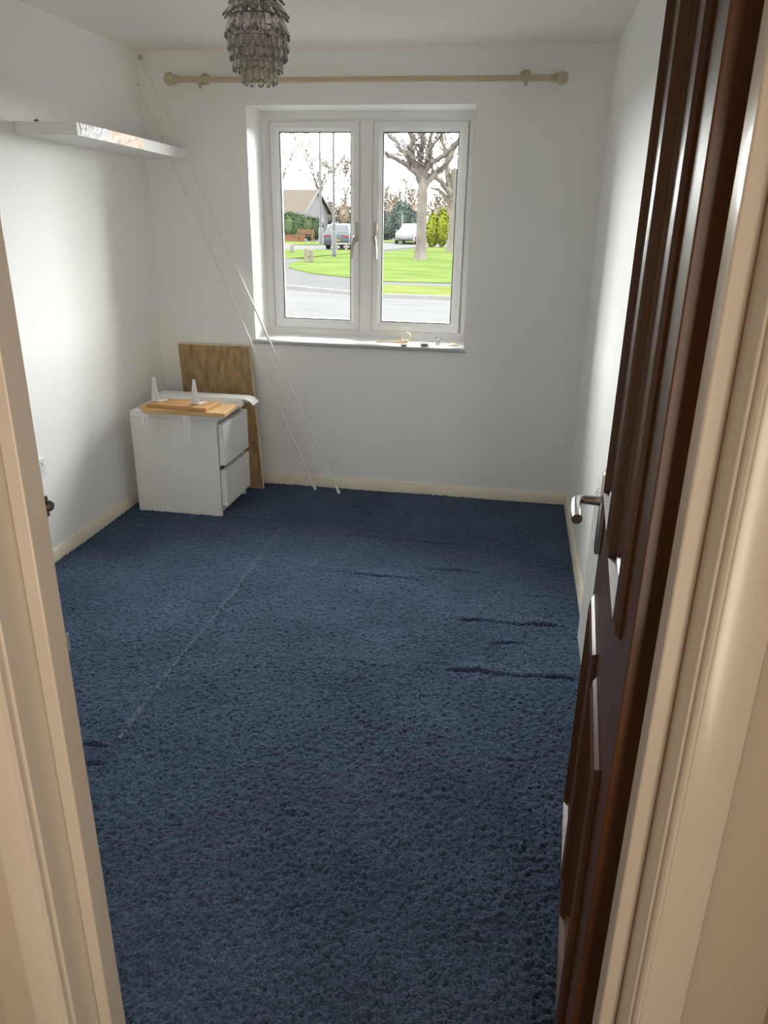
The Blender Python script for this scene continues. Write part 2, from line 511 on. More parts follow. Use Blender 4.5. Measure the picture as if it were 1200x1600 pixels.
# the seam
sd = np.abs(X - (-1.141 + 0.004 * np.sin(Y * 5)))
inseam = (Y > 1.80) & (Y < 3.56)
Z += np.where(inseam, 0.008 * np.exp(-(sd / 0.008) ** 2), 0)
X2 = X + rng.normal(0, 0.0009, X.shape)
Y2 = Y + rng.normal(0, 0.0009, Y.shape)
X2[:, 0], X2[:, -1] = XL, XR
vv = np.stack([X2, Y2, np.maximum(Z, -0.010)], -1).reshape(-1, 3)
idx = np.arange(nx * ny).reshape(ny, nx)
q = np.stack([idx[:-1, :-1], idx[:-1, 1:], idx[1:, 1:], idx[1:, :-1]], -1).reshape(-1, 4)
me = bpy.data.meshes.new('carpet')
me.vertices.add(len(vv)); me.vertices.foreach_set('co', vv.ravel())
me.loops.add(q.size); me.loops.foreach_set('vertex_index', q.ravel())
me.polygons.add(len(q)); me.polygons.foreach_set('loop_start', np.arange(0, q.size, 4)); me.polygons.foreach_set('loop_total', np.full(len(q), 4))
me.polygons.foreach_set('use_smooth', np.ones(len(q), bool))
me.update(calc_edges=True)
me.materials.append(MATS['navy_carpet'])
me.materials.append(MATS['seam_light_paint'])
seam_light = (inseam & (sd < 0.0062) & (rng.random(X.shape) < 0.85))[:-1, :-1]  # faces that carry the painted ridge light
me.polygons.foreach_set('material_index', seam_light.reshape(-1).astype(np.int32))
carpet = bpy.data.objects.new('carpet', me)
COL.objects.link(carpet)
tag(carpet, 'navy blue fitted carpet with rucks and a seam line', 'carpet', kind='stuff')

# ------------------------------------------------------------------ window
FY = BACK + 0.235                                     # room face of the frame
win = thing('window_1', 'white double casement window with two tall panes and pale handles', 'window', (0, 0, 0), kind=S)
fr = MB().ring_frame(WX0, WX1, 0.884, WZ1 - 0.003, [(0, FY), (0.034, FY), (0.042, FY + 0.006), (0.050, FY + 0.012), (0.050, FY + 0.07), (0, FY + 0.07)])
fr.build('outer_frame', 'upvc', win)
MB().prism([(-0.924, FY + 0.012), (-0.916, FY + 0.003), (-0.900, FY), (-0.866, FY), (-0.850, FY + 0.003), (-0.842, FY + 0.012), (-0.842, FY + 0.07), (-0.924, FY + 0.07)], 2, 0.92, 2.05).build('mullion', 'upvc', win)
for (a, c_) in ((-1.440, -0.920), (-0.846, -0.3215)):
    sx0, sx1, sz0, sz1 = a, c_, 0.924, 2.049
    so = MB().ring_frame(sx0, sx1, sz0, sz1, [(0.003, FY + 0.004), (0.006, FY - 0.002), (0.034, FY - 0.002), (0.044, FY + 0.006), (0.0535, FY + 0.016), (0.0535, FY + 0.06), (0.003, FY + 0.06)]).build('sash', 'upvc', win)
    MB().ring_frame(sx0 - 0.008, sx1 + 0.008, sz0 - 0.008, sz1 + 0.008, [(0, FY + 0.014), (0.018, FY + 0.014), (0.018, FY + 0.03), (0, FY + 0.03)]).build('weather_seal', 'gasket', so)
    MB().ring_frame(sx0 + 0.052, sx1 - 0.052, sz0 + 0.052, sz1 - 0.052, [(0, FY + 0.017), (0.0065, FY + 0.020), (0.0065, FY + 0.04), (0, FY + 0.04)]).build('gasket', 'gasket', so)
    MB().box(sx0 + 0.053, sx1 - 0.053, FY + 0.026, FY + 0.030, sz0 + 0.053, sz1 - 0.053).build('pane', 'window_glass', so)
for hx, lean, sgn in ((-0.936, -0.020, 1), (-0.826, 0.012, -1)):
    hd = MB()
    hd.box(hx - 0.011, hx + 0.011, FY - 0.014, FY - 0.001, 1.425, 1.530)
    ho_ = hd.build('window_handle', 'handle_metal', win, bevel=0.004)
    lv = MB()
    lv.tube([(hx, FY - 0.008, 1.455), (hx, FY - 0.040, 1.452), (hx + lean * 0.3, FY - 0.050, 1.436), (hx + lean * 0.8, FY - 0.051, 1.395), (hx + lean, FY - 0.050, 1.335)], [0.009, 0.010, 0.010, 0.0085, 0.007], 10)
    lv.build('lever', 'handle_metal', ho_)
# window board
wbz = 0.882
sb = MB().prism([(FY + 0.02, wbz), (BACK - 0.014, wbz), (BACK - 0.021, wbz - 0.004), (BACK - 0.024, wbz - 0.012), (BACK - 0.021, wbz - 0.021), (BACK - 0.014, wbz - 0.025), (FY + 0.02, wbz - 0.025)], 0, WX0, WX1)
sb.prism([(BACK, wbz), (BACK - 0.014, wbz), (BACK - 0.021, wbz - 0.004), (BACK - 0.024, wbz - 0.012), (BACK - 0.021, wbz - 0.021), (BACK - 0.014, wbz - 0.025), (BACK, wbz - 0.025)], 0, WX0 - 0.012, WX1 + 0.012)
tag(sb.build('trim_2', 'white_enamel'), 'white gloss window board with rounded nosing holding loose bits', 'window sill', kind=S)

# ------------------------------------------------------------------ door frame
fr = thing('trim_3', 'cream gloss door frame with stops and moulded architrave around the doorway', 'door frame', (0, FRONT, 0), kind=S)
y = lambda v: v - FRONT
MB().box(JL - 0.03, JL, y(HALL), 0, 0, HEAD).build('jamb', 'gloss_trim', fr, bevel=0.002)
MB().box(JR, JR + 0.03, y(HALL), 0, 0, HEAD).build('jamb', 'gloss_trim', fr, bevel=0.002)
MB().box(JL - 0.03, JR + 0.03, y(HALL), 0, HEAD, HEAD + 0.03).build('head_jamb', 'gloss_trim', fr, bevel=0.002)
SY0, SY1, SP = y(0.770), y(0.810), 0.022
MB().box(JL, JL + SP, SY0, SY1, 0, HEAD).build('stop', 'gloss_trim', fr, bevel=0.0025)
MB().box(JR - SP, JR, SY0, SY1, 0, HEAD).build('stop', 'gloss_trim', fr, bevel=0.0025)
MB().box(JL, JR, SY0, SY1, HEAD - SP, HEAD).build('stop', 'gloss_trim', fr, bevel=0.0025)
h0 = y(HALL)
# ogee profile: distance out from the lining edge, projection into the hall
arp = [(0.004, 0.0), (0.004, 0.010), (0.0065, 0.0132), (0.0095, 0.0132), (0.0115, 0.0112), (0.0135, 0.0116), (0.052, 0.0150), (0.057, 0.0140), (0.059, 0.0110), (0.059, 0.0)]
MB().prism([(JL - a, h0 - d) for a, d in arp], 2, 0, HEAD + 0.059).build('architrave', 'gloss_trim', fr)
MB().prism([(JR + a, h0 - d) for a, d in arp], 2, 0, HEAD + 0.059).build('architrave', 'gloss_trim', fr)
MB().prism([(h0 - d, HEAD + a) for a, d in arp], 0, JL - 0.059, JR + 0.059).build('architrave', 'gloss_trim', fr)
# strike plates on the latch side, lips bent round the room-side corner
for z0, dark in ((1.19, True), (0.985, False)):
    sp = MB()
    sp.box(JL - 0.0005, JL + 0.0025, -0.040, -0.004, z0 - 0.030, z0 + 0.030)
    sp.box(JL - 0.0005, JL + 0.0025, -0.006, 0.003, z0 - 0.014, z0 + 0.014)
    so = sp.build('strike_plate', 'satin_metal' if not dark else 'dull_metal', fr, bevel=0.0008)
    if dark:
        MB().lathe([(0.0, -0.004), (0.006, -0.0035), (0.0075, 0), (0.006, 0.0035), (0, 0.004)], (JL + 0.0035, 0.002, z0), (1, 0, 0), 14).build('strike_roller', 'dull_metal', so)

# ------------------------------------------------------------------ door
P0 = Vector((0.1718, 0.857)); P1 = Vector((0.2296, 1.650))
DW, DT, DZ0, DZ1 = 0.795, 0.036, 0.012, 2.115
ang = math.atan2(P1.y - P0.y, P1.x - P0.x)
door = thing('door_1', 'dark varnished wooden four-panel door standing open into the room', 'door', (P0.x, P0.y, 0), ang, kind=S)
ST, MU = 0.112, 0.098
c1, c2 = (ST, (DW - MU) / 2), ((DW + MU) / 2, DW - ST)
rows = ((0.215, 0.775), (1.020, 1.985))
MB().box(0, ST, -DT, 0, DZ0, DZ1).build('stile', 'dark_wood', door, bevel=0.002)
MB().box(DW - ST, DW, -DT, 0, DZ0, DZ1).build('stile', 'dark_wood', door, bevel=0.002)
for z0, z1 in ((DZ0, rows[0][0]), (rows[0][1], rows[1][0]), (rows[1][1], DZ1)):
    MB().box(ST, DW - ST, -DT, 0, z0, z1).build('rail', 'dark_wood', door)
for z0, z1 in rows:
    MB().box(c1[1], c2[0], -DT, 0, z0, z1).build('muntin', 'dark_wood', door)
    for a, c_ in (c1, c2):
        pn = MB()
        pn.box(a, c_, -DT + 0.010, -0.012, z0, z1)
        pn.ring_frame(a + 0.028, c_ - 0.028, z0 + 0.028, z1 - 0.028, [(0, -0.0125), (0.002, -0.010), (0.034, -0.004), (0.036, -0.002)], close=False)
        pn.add([(a + 0.064, -0.002, z0 + 0.064), (c_ - 0.064, -0.002, z0 + 0.064), (c_ - 0.064, -0.002, z1 - 0.064), (a + 0.064, -0.002, z1 - 0.064)], [(0, 1, 2, 3)])
        po_ = pn.build('panel', 'dark_wood', door)
        for sgn in (1, -1):
            f0 = 0 if sgn == 1 else -DT
            pr = [(-0.010, f0), (-0.010, f0 + sgn * 0.004), (-0.004, f0 + sgn * 0.010), (0.003, f0 + sgn * 0.012), (0.009, f0 + sgn * 0.014),
                  (0.014, f0 + sgn * 0.003), (0.020, f0 + sgn * 0.002), (0.027, f0 - sgn * 0.005), (0.030, f0 - sgn * 0.012), (0.0, f0 - sgn * 0.012)]
            MB().ring_frame(a, c_, z0, z1, pr).build('moulding', 'dark_wood', po_, smooth=25)
HZ, HS = 0.985, DW - 0.050
for sgn in (1, -1):
    f0 = 0 if sgn == 1 else -DT
    hp = MB()
    hp.box(HS - 0.022, HS + 0.022, min(f0, f0 + sgn * 0.014), max(f0, f0 + sgn * 0.014), HZ - 0.118, HZ + 0.066)
    hp_o = hp.build('lever_handle', 'satin_metal', door, bevel=0.003)
    lv = MB()
    if sgn == 1:
        pts = [(HS, 0.006, HZ), (HS, 0.020, HZ), (HS, 0.050, HZ), (HS - 0.006, 0.060, HZ), (HS - 0.020, 0.065, HZ + 0.001), (HS - 0.055, 0.066, HZ + 0.002), (HS - 0.095, 0.064, HZ), (HS - 0.118, 0.062, HZ - 0.003)]
        lv.tube(pts, [0.012, 0.0105, 0.0105, 0.0115, 0.0115, 0.0105, 0.0118, 0.0112], 16)
    else:
        pts = [(HS, f0 - 0.006, HZ), (HS, f0 - 0.018, HZ), (HS, f0 - 0.030, HZ), (HS - 0.020, f0 - 0.036, HZ), (HS - 0.110, f0 - 0.036, HZ)]
        lv.tube(pts, 0.0075, 12)
    lv.build('lever', 'satin_metal', hp_o)
for z in (0.20, 1.90):
    MB().box(-0.0015, 0.0, -DT + 0.004, -0.008, z - 0.05, z + 0.05).build('hinge', 'dull_metal', door)

# ------------------------------------------------------------------ radiator behind the door
RX, RY1, RY0, RZ0, RZ1 = 0.297, 2.385, 1.35, 0.165, 0.785
rad = thing('radiator', 'white corrugated panel radiator on the wall behind the door', 'radiator', (XR, 1.87, RZ0))
ry = lambda v: v - 1.87
fp = MB()
n = 30
pit = (RY1 - RY0) / n
prof2 = []
for i in range(n):
    a = ry(RY0) + i * pit
    prof2 += [(a, 0.006), (a + pit * 0.30, 0.0065), (a + pit * 0.42, 0.0), (a + pit * 0.88, 0.0), (a + pit, 0.006)]
hz = RZ1 - RZ0
xf = RX - XR
rowsz = [(0.0, 1.0, 0.010), (0.022, 1.0, 0.002), (0.040, 0.0, 0.0), (hz - 0.040, 0.0, 0.0), (hz - 0.022, 1.0, 0.002), (hz, 1.0, 0.010)]
vs, fs = [], []
for zz, flat, back in rowsz:
    for (a, d) in prof2:
        vs.append((xf + (0.006 if flat else d) + back, a, zz))
k = len(prof2)
for i in range(len(rowsz) - 1):
    for j in range(k - 1):
        fs.append((i * k + j, i * k + j + 1, (i + 1) * k + j + 1, (i + 1) * k + j))
fp.add(vs, fs)
fp.build('front_panel', 'white_enamel', rad)
MB().box(xf + 0.055, xf + 0.062, ry(RY0), ry(RY1), 0.0, hz).build('rear_panel', 'white_enamel', rad, bevel=0.003)
for yy in (RY0, RY1 - 0.004):
    MB().box(xf + 0.010, xf + 0.060, ry(yy), ry(yy) + 0.004, 0.012, hz).build('end_cover', 'white_enamel', rad, bevel=0.0015)
MB().box(xf + 0.006, xf + 0.062, ry(RY0), ry(RY1), hz - 0.003, hz + 0.005).build('top_grille', 'white_enamel', rad, bevel=0.002)
fin = None
for i in range(n):
    a = ry(RY0) + (i + 0.5) * pit
    if fin is None:
        fin = MB().box(xf + 0.012, xf + 0.054, -0.008, 0.008, -0.004, 0.05).build('fin', 'white_enamel', rad, bevel=0.002)
        fin.location = (0, a, 0)
    else:
        copy_of(fin, rad, (0, a, 0))
for yy in (1.6, 2.2):
    MB().box(xf + 0.060, -0.001, ry(yy) - 0.02, ry(yy) + 0.02, 0.1, hz - 0.1).build('wall_bracket', 'white_enamel', rad)

# ------------------------------------------------------------------ wall socket
sk = thing('wall_socket', 'white double wall socket low on the wall by the latch jamb', 'socket', (XL, 2.925, 0.47))
MB().box(0, 0.010, -0.074, 0.074, -0.043, 0.043).build('face_plate', 'white_plastic', sk, bevel=0.003)
for s in (-1, 1):
    MB().box(0.0095, 0.0135, s * 0.052 - 0.007, s * 0.052 + 0.007, 0.008, 0.028).build('switch', 'white_plastic', sk, bevel=0.002)
    for dy, dz, a, c_ in ((0, 0.004, 0.002, 0.004), (-0.011, -0.016, 0.0035, 0.0018), (0.011, -0.016, 0.0035, 0.0018)):
        MB().box(0.0096, 0.0104, s * 0.028 + dy - a, s * 0.028 + dy + a, dz - c_, dz + c_).build('socket_hole', 'gasket', sk)

# ------------------------------------------------------------------ curtain pole
cp = thing('curtain_pole', 'cream wooden curtain pole with ball finials above the window', 'curtain pole', (-0.865, BACK, 2.2))
PYO = -0.090
X0, X1 = -1.812 + 0.865, 0.083 + 0.865
zz0, zz1 = 0.006, -0.005
MB().tube([(X0, PYO, zz0), (-0.4, PYO, -0.003), (0.3, PYO, -0.004), (X1, PYO, zz1)], 0.0135, 18).build('rail', 'cream_wood', cp)
for s, xx, z in ((-1, X0, zz0), (1, X1, zz1)):
    MB().lathe([(0.0, 0), (0.017, 0.0), (0.019, 0.004), (0.017, 0.008), (0.012, 0.011), (0.012, 0.015), (0.021, 0.019), (0.023, 0.023), (0.021, 0.027), (0.015, 0.030),
                (0.021, 0.034), (0.027, 0.041), (0.0300, 0.051), (0.0305, 0.058), (0.0285, 0.068), (0.023, 0.078), (0.014, 0.085), (0.0, 0.088)],
               (xx - s * 0.008, PYO, z), (s, 0, 0), 22).build('finial', 'cream_wood', cp)
for xx in (-1.697 + 0.865, -0.041 + 0.865):
    bk = MB().lathe([(0.0, 0), (0.027, 0.0), (0.028, 0.008), (0.022, 0.014), (0.012, 0.018), (0.010, 0.03), (0.011, 0.055), (0.017, 0.066), (0.018, 0.072), (0, 0.0725)], (xx, -0.0005, 0.020), (0, -1, -0.28), 20)
    bo = bk.build('bracket', 'cream_wood', cp)
    cu = MB()
    pts = [(xx, PYO + 0.021 * math.cos(a), 0.0 + 0.021 * math.sin(a) - 0.001) for a in [math.radians(d) for d in range(-200, 31, 23)]]
    vs, fs = [], []
    for p_ in pts:
        for dx in (-0.013, 0.013):
            vs.append((xx + dx, p_[1], p_[2]))
        c0 = Vector((xx, PYO, -0.001)); d_ = (Vector(p_) - c0) * 0.75
        for dx in (-0.013, 0.013):
            vs.append((xx + dx, c0.y + d_.y, c0.z + d_.z))
    for i in range(len(pts) - 1):
        a, b_ = i * 4, i * 4 + 4
        fs += [(a, a + 1, b_ + 1, b_), (a + 2, b_ + 2, b_ + 3, a + 3), (a, b_, b_ + 2, a + 2), (a + 1, a + 3, b_ + 3, b_ + 1)]
    e = (len(pts) - 1) * 4
    fs += [(0, 2, 3, 1), (e, e + 1, e + 3, e + 2)]
    cu.add(vs, fs).build('cup', 'cream_wood', bo)
    MB().lathe([(0.0, 0), (0.008, 0), (0.009, 0.01), (0.006, 0.02), (0, 0.022)], (xx + 0.004, PYO - 0.004, -0.018), (0, -0.3, -1), 14).build('screw_knob', 'cream_wood', bo)

# ------------------------------------------------------------------ floating shelf
SXF, SY0_, SY1_, SZ0, SZ1 = -1.800, 3.138, 4.236, 1.838, 1.888
sh = thing('floating_shelf', 'white floating shelf on the side wall with torn tape on its edge', 'shelf', (XL, 3.138, SZ0))
# the far end droops a little
L_ = SY1_ - SY0_
wd = SXF - XL
body = MB().hexa([(0, 0, 0.008), (wd, 0, 0.006), (wd, L_, -0.010), (0, L_, -0.006),
                  (0, 0, 0.058), (wd, 0, 0.056), (wd, L_, 0.042), (0, L_, 0.046)])
shb = body.build('body', 'white_laminate', sh, bevel=0.0015)


def shelf_strip(name, y0, y1, m_, ragged):
    n_ = 14
    vs, fs = [], []
    for i in range(n_ + 1):
        t = i / n_
        yy = y0 + (y1 - y0) * t
        zl = 0.006 - 0.016 * yy / L_
        zh = 0.056 - 0.014 * yy / L_
        for z in (zl + 0.0015, zl + (zh - zl) * 0.33, zl + (zh - zl) * 0.66, zh - 0.0015):
            jy = random.uniform(-ragged, ragged) if i in (0, n_) else random.uniform(-0.003, 0.003)
            vs.append((wd + 0.0012 + random.uniform(0, 0.0022), yy + jy, z))
    for i in range(n_):
        for j in range(3):
            fs.append((i * 4 + j, i * 4 + j + 1, i * 4 + j + 5, i * 4 + j + 4))
    MB().add(vs, fs).build(name, m_, sh, smooth=0)


shelf_strip('foil_tape', 0.028, 0.245, 'foil_tape', 0.006)
shelf_strip('peach_tape', 0.245, 0.575, 'peach_tape', 0.010)
MB().lathe([(0, 0), (0.010, 0), (0.011, 0.004), (0.006, 0.006), (0.005, 0.010), (0.007, 0.012), (0, 0.013)], (0.085, 0.03, 0.057), (0.8, 0, 1), 12).build('fixing_stub', 'dull_metal', sh)

# ------------------------------------------------------------------ leaning rods
for lab, bot, top, knob in (
        ('long thin white rod leaning into the corner, foot further from the plywood', (-0.968, 4.177, 0.012), (-2.045, 4.280, 2.318), True),
        ('long thin white rod leaning into the corner, foot nearer the plywood', (-1.124, 4.213, 0.012), (-2.070, 4.282, 2.190), False)):
    bt, tp = Vector(bot), Vector(top)
    rd = thing('curtain_rod', lab, 'rod', bot, group='white rods leaning in the corner')
    d_ = tp - bt
    MB().tube([(0, 0, 0), tuple(d_ * 0.5), tuple(d_)], 0.0057, 10).build('shaft', 'white_plastic', rd)
    u_ = d_.normalized()
    MB().lathe([(0, -0.012), (0.007, -0.010), (0.0095, -0.002), (0.0095, 0.006), (0.007, 0.020), (0.005, 0.028), (0, 0.029)], (0, 0, 0.003), tuple(u_), 14).build('foot_cap', 'white_plastic', rd)
    if knob:
        MB().lathe([(0, -0.012), (0.006, -0.010), (0.012, -0.002), (0.0135, 0.006), (0.011, 0.013), (0, 0.016)], tuple(d_), (0.1, -1, -0.3), 16).build('end_knob', 'cream_wood', rd)
    else:
        MB().lathe([(0, -0.004), (0.0055, -0.004), (0.0055, 0.012), (0, 0.013)], tuple(d_ - u_ * 0.008), tuple(u_), 12).build('end_cap', 'dull_metal', rd)

# ------------------------------------------------------------------ plywood sheet
ply = thing('plywood_sheet', 'brown plywood offcut leaning against the wall behind the drawer unit', 'board', (-1.66, 4.17, 0.0))
q4 = [Vector((-1.880, 4.165, 0.002)), Vector((-1.436, 4.173, 0.002)), Vector((-1.521, 4.276, 0.846)), Vector((-1.965, 4.276, 0.842))]
nrm = (q4[1] - q4[0]).cross(q4[3] - q4[0]).normalized()
if nrm.y > 0:
    nrm = -nrm
o3 = Vector((-1.66, 4.17, 0))
f_ = [p_ - o3 for p_ in q4]
b4 = [p_ - nrm * 0.016 for p_ in f_]
MB().add(f_ + b4, [(0, 1, 2, 3), (4, 7, 6, 5)]).build('face_veneer', 'plywood', ply, smooth=0)
cg = (f_[0] + f_[1] + f_[2] + f_[3]) / 4
fo = [p_ + (p_ - cg).normalized() * 0.0008 for p_ in f_]
bo4 = [p_ + (p_ - cg).normalized() * 0.0008 for p_ in b4]
rim_o = [p_ + nrm * 0.0006 for p_ in fo]
rim_i = [p_ + (cg - p_).normalized() * 0.0065 + nrm * 0.0006 for p_ in fo]
MB().add(rim_o + bo4 + rim_i, [(0, 1, 5, 4), (1, 2, 6, 5), (2, 3, 7, 6), (3, 0, 4, 7), (1, 2, 10, 9), (2, 3, 11, 10), (3, 0, 8, 11)]).build('cut_edge', 'plywood_edge', ply, smooth=0)

# ------------------------------------------------------------------ drawer unit
CX0, CX1, CY0, CY1, CH = -2.000, -1.514, 3.685, 4.078, 0.570
cab = thing('drawer_unit', 'white two-drawer bedside chest turned sideways in the corner', 'drawers', (CX0, CY0, 0.0))
cw, cd = CX1 - CX0, CY1 - CY0
MB().box(0, cw, 0, 0.018, 0, CH - 0.030).build('side_panel', 'white_laminate', cab, bevel=0.0012)
MB().box(0, cw, cd - 0.018, cd, 0, CH - 0.030).build('side_panel', 'white_laminate', cab, bevel=0.0012)
MB().box(0, cw + 0.014, 0, cd, CH - 0.0295, CH).build('top_panel', 'white_laminate', cab, bevel=0.0012)
MB().box(0.0, 0.006, 0.018, cd - 0.018, 0.03, CH - 0.03).build('back_panel', 'white_laminate', cab)
MB().box(cw - 0.040, cw - 0.024, 0.018, cd - 0.018, 0.0, 0.055).build('plinth', 'white_laminate', cab)
MB().box(cw - 0.034, cw - 0.016, 0.018, cd - 0.018, 0.505, 0.541).build('top_rail', 'white_laminate', cab)
MB().box(cw - 0.034, cw - 0.022, 0.018, cd - 0.018, 0.262, 0.300).build('cross_rail', 'white_laminate', cab)
MB().box(0.02, cw - 0.034, 0.020, cd - 0.020, 0.055, 0.065).build('carcass_floor', 'shadow_gap', cab)  # near-black colour puts the shade inside the unit onto its floor
for z0, z1 in ((0.060, 0.266), (0.294, 0.520)):
    dm = MB()
    dm.box(cw + 0.003, cw + 0.034, 0.010, cd - 0.008, z0, z1)
    do = dm.build('drawer_front', 'white_laminate', cab, bevel=0.0015)
    db = MB()
    db.box(0.05, cw + 0.004, 0.030, 0.042, z0 + 0.02, z1 - 0.05)
    db.box(0.05, cw + 0.004, cd - 0.042, cd - 0.030, z0 + 0.02, z1 - 0.05)
    db.box(0.05, cw + 0.004, 0.042, cd - 0.042, z0 + 0.02, z0 + 0.028)
    db.build('drawer_box', 'white_laminate', do)

# ------------------------------------------------------------------ things on the drawer unit
# white curled strip lying along the back of the top
ws = thing('curtain_track', 'long white plastic strip with a curled lip across the drawer unit top', 'plastic strip', (-1.70, 3.95, CH))
vs = [(-0.255, 0.045), (0.255, 0.045), (0.285, 0.038), (0.305, 0.026), (0.315, 0.012)]
tp = MB()
pts_t = []
for xx, zz in vs:
    pts_t.append((xx, zz))
low = [(xx - (0.004 if i > 1 else 0), zz - 0.0045) for i, (xx, zz) in enumerate(vs)]
tp.prism(pts_t + low[::-1], 1, -0.035, 0.060)
tp.prism([(-0.035, 0.041), (-0.042, 0.028), (-0.048, 0.004), (-0.043, 0.004), (-0.037, 0.026), (-0.030, 0.0405)], 0, -0.255, 0.255)
tp.box(-0.255, 0.250, 0.050, 0.056, 0.001, 0.042)
tp.build('moulded_strip', 'white_plastic', ws)
wp = MB().hexa([(-0.28, -0.20, 0.0005), (0.235, -0.20, 0.0005), (0.235, -0.06, 0.0005), (-0.28, -0.06, 0.0005),
                (-0.28, -0.20, 0.0095), (0.235, -0.20, 0.0095), (0.235, -0.06, 0.0095), (-0.28, -0.06, 0.0095)])
wpo = wp.build('white_panel', 'white_laminate', None, bevel=0.001)
wpo.location = (-1.70, 3.95, CH)
tag(wpo, 'thin white panel lying under the wooden shelf boards', 'panel')


def v_bracket(parent, x, yb, z, up, m_='grey_bracket', sc=1.0):
    gap = 0.0022 if up else 0.0065
    """pressed-steel shelf bracket: tapering U-shaped arm with a mounting leg lying on the board"""
    s = 1 if up else -1
    hgt = 0.132 * sc
    arm = MB()
    # two tapering blades meeting at the tip, with a slot between them
    for d in (-1, 1):
        arm.hexa([(x + d * 0.0235, yb - 0.009, z), (x + d * gap, yb - 0.002, z), (x + d * gap, yb + 0.003, z), (x + d * 0.0235, yb - 0.004, z),
                  (x + d * 0.0066, yb - 0.008, z + s * hgt), (x + d * 0.0006, yb - 0.004, z + s * hgt), (x + d * 0.0006, yb + 0.001, z + s * hgt), (x + d * 0.0066, yb - 0.003, z + s * hgt)])
    arm.box(x - 0.006, x + 0.006, yb - 0.008, yb, min(z + s * hgt * 0.93, z + s * hgt), max(z + s * hgt * 0.93, z + s * hgt))
    arm.box(x - 0.0225, x + 0.0225, yb - 0.004, yb + 0.004, min(z, z + s * 0.006), max(z, z + s * 0.006))
    ao = arm.build('bracket', m_, parent, bevel=0.0012)
    if up:
        MB().hexa([(x - 0.012, yb, z), (x + 0.022, yb - 0.01, z), (x + 0.045, yb + 0.045, z), (x + 0.030, yb + 0.050, z),
                   (x - 0.012, yb, z + 0.010), (x + 0.022, yb - 0.01, z + 0.010), (x + 0.045, yb + 0.045, z + 0.006), (x + 0.030, yb + 0.050, z + 0.006)]).build('mounting_leg', 'white_plastic', ao, bevel=0.001)
    else:
        MB().box(x - 0.016, x + 0.016, yb, yb + 0.09, z - 0.001, z + 0.0035).build('mounting_leg', 'white_plastic', ao)
    return ao


LBZ = CH + 0.014
lb = thing('shelf_board', 'longer pine shelf board lying on the drawers with brackets hanging down', 'shelf board', (-1.66, 3.68, LBZ), group='loose shelf boards on the drawers')
MB().hexa([(-0.215, -0.078, 0), (0.228, -0.074, 0), (0.215, 0.150, 0), (-0.285, 0.020, 0),
           (-0.215, -0.078, 0.021), (0.228, -0.074, 0.021), (0.215, 0.150, 0.021), (-0.285, 0.020, 0.021)]).build('board', 'pine_board', lb, bevel=0.0015)
v_bracket(lb, -0.205 - 0.010, -0.064, -0.004, False, 'white_plastic')
v_bracket(lb, 0.020, -0.068, -0.004, False, 'white_plastic')
UBZ = LBZ + 0.0215
ub = thing('shelf_board', 'shorter oak shelf board on top with two brackets pointing up', 'shelf board', (-1.70, 3.69, UBZ), group='loose shelf boards on the drawers')
MB().hexa([(-0.180, -0.040, 0), (0.162, -0.072, 0), (0.180, 0.085, 0), (-0.155, 0.100, 0),
           (-0.180, -0.040, 0.018), (0.162, -0.072, 0.018), (0.180, 0.085, 0.018), (-0.155, 0.100, 0.018)]).build('board', 'oak_board', ub, bevel=0.0015)
v_bracket(ub, -0.150, 0.012, 0.0185, True)
v_bracket(ub, 0.078, 0.000, 0.0185, True)

# ------------------------------------------------------------------ things on the window sill
SZ = wbz + 0.0005
cc = thing('cord_bundle', 'coiled cream and peach cord lying on the window sill', 'cord', (-0.66, 4.385, SZ))
pts = []
for i in range(60):
    t = i / 59 * 2 * math.pi * 2.0
    rr = 1 + 0.10 * math.sin(3 * t)
    pts.append((-0.035 + 0.080 * rr * math.cos(t) - 0.01 * math.sin(t * 0.5), 0.016 * math.sin(t) * rr - 0.012, 0.005 + 0.004 * (i / 59) + 0.003 * math.sin(2 * t)))
MB().tube(pts, 0.0032, 8).build('loops', 'peach_cord', cc)
pts = []
for i in range(64):
    t = i / 63 * 2 * math.pi * 3
    pts.append((0.045 + 0.024 * math.cos(t), 0.020 + 0.010 * math.sin(t) + 0.004 * (i / 63), 0.030 + 0.024 * math.sin(t)))
MB().tube(pts, 0.0048, 8).build('coil', 'cream_plastic', cc)
MB().lathe([(0, 0), (0.010, 0), (0.011, 0.006), (0.009, 0.010), (0, 0.011)], (0.050, -0.004, 0.0115), (0, -1, 0.2), 14).build('plug', 'cream_plastic', cc)
d1 = MB().lathe([(0, 0), (0.017, 0), (0.0185, 0.002), (0.0185, 0.006), (0.017, 0.008), (0.013, 0.0085), (0.012, 0.0065), (0, 0.0065)], (0, 0, 0), (0, 0, 1), 24).build('furniture_cap', 'dark_grey')
d1.location = (-0.612, 4.300, SZ)
tag(d1, 'small dark round cap near the front of the window sill', 'cap')
bx = thing('small_box', 'small grey-green box with a white flap on the window sill', 'box', (-0.497, 4.318, SZ), 0.25)
MB().box(-0.022, 0.018, -0.020, 0.020, 0, 0.016).build('body', 'green_grey', bx, bevel=0.002)
MB().hexa([(0.018, -0.018, 0.004), (0.050, 0.002, 0.012), (0.046, 0.022, 0.012), (0.018, 0.018, 0.004),
           (0.018, -0.018, 0.009), (0.050, 0.002, 0.017), (0.046, 0.022, 0.017), (0.018, 0.018, 0.009)]).build('flap', 'white_plastic', bx, bevel=0.001)
cup = MB().lathe([(0, 0), (0.013, 0), (0.0145, 0.003), (0.010, 0.012), (0.0085, 0.018), (0.011, 0.026), (0.0145, 0.036), (0.015, 0.040), (0.013, 0.040), (0.010, 0.030), (0, 0.024)], (0, 0, 0), (0, 0, 1), 22).build('plastic_stopper', 'clear_plastic')
cup.location = (-0.427, 4.385, SZ)
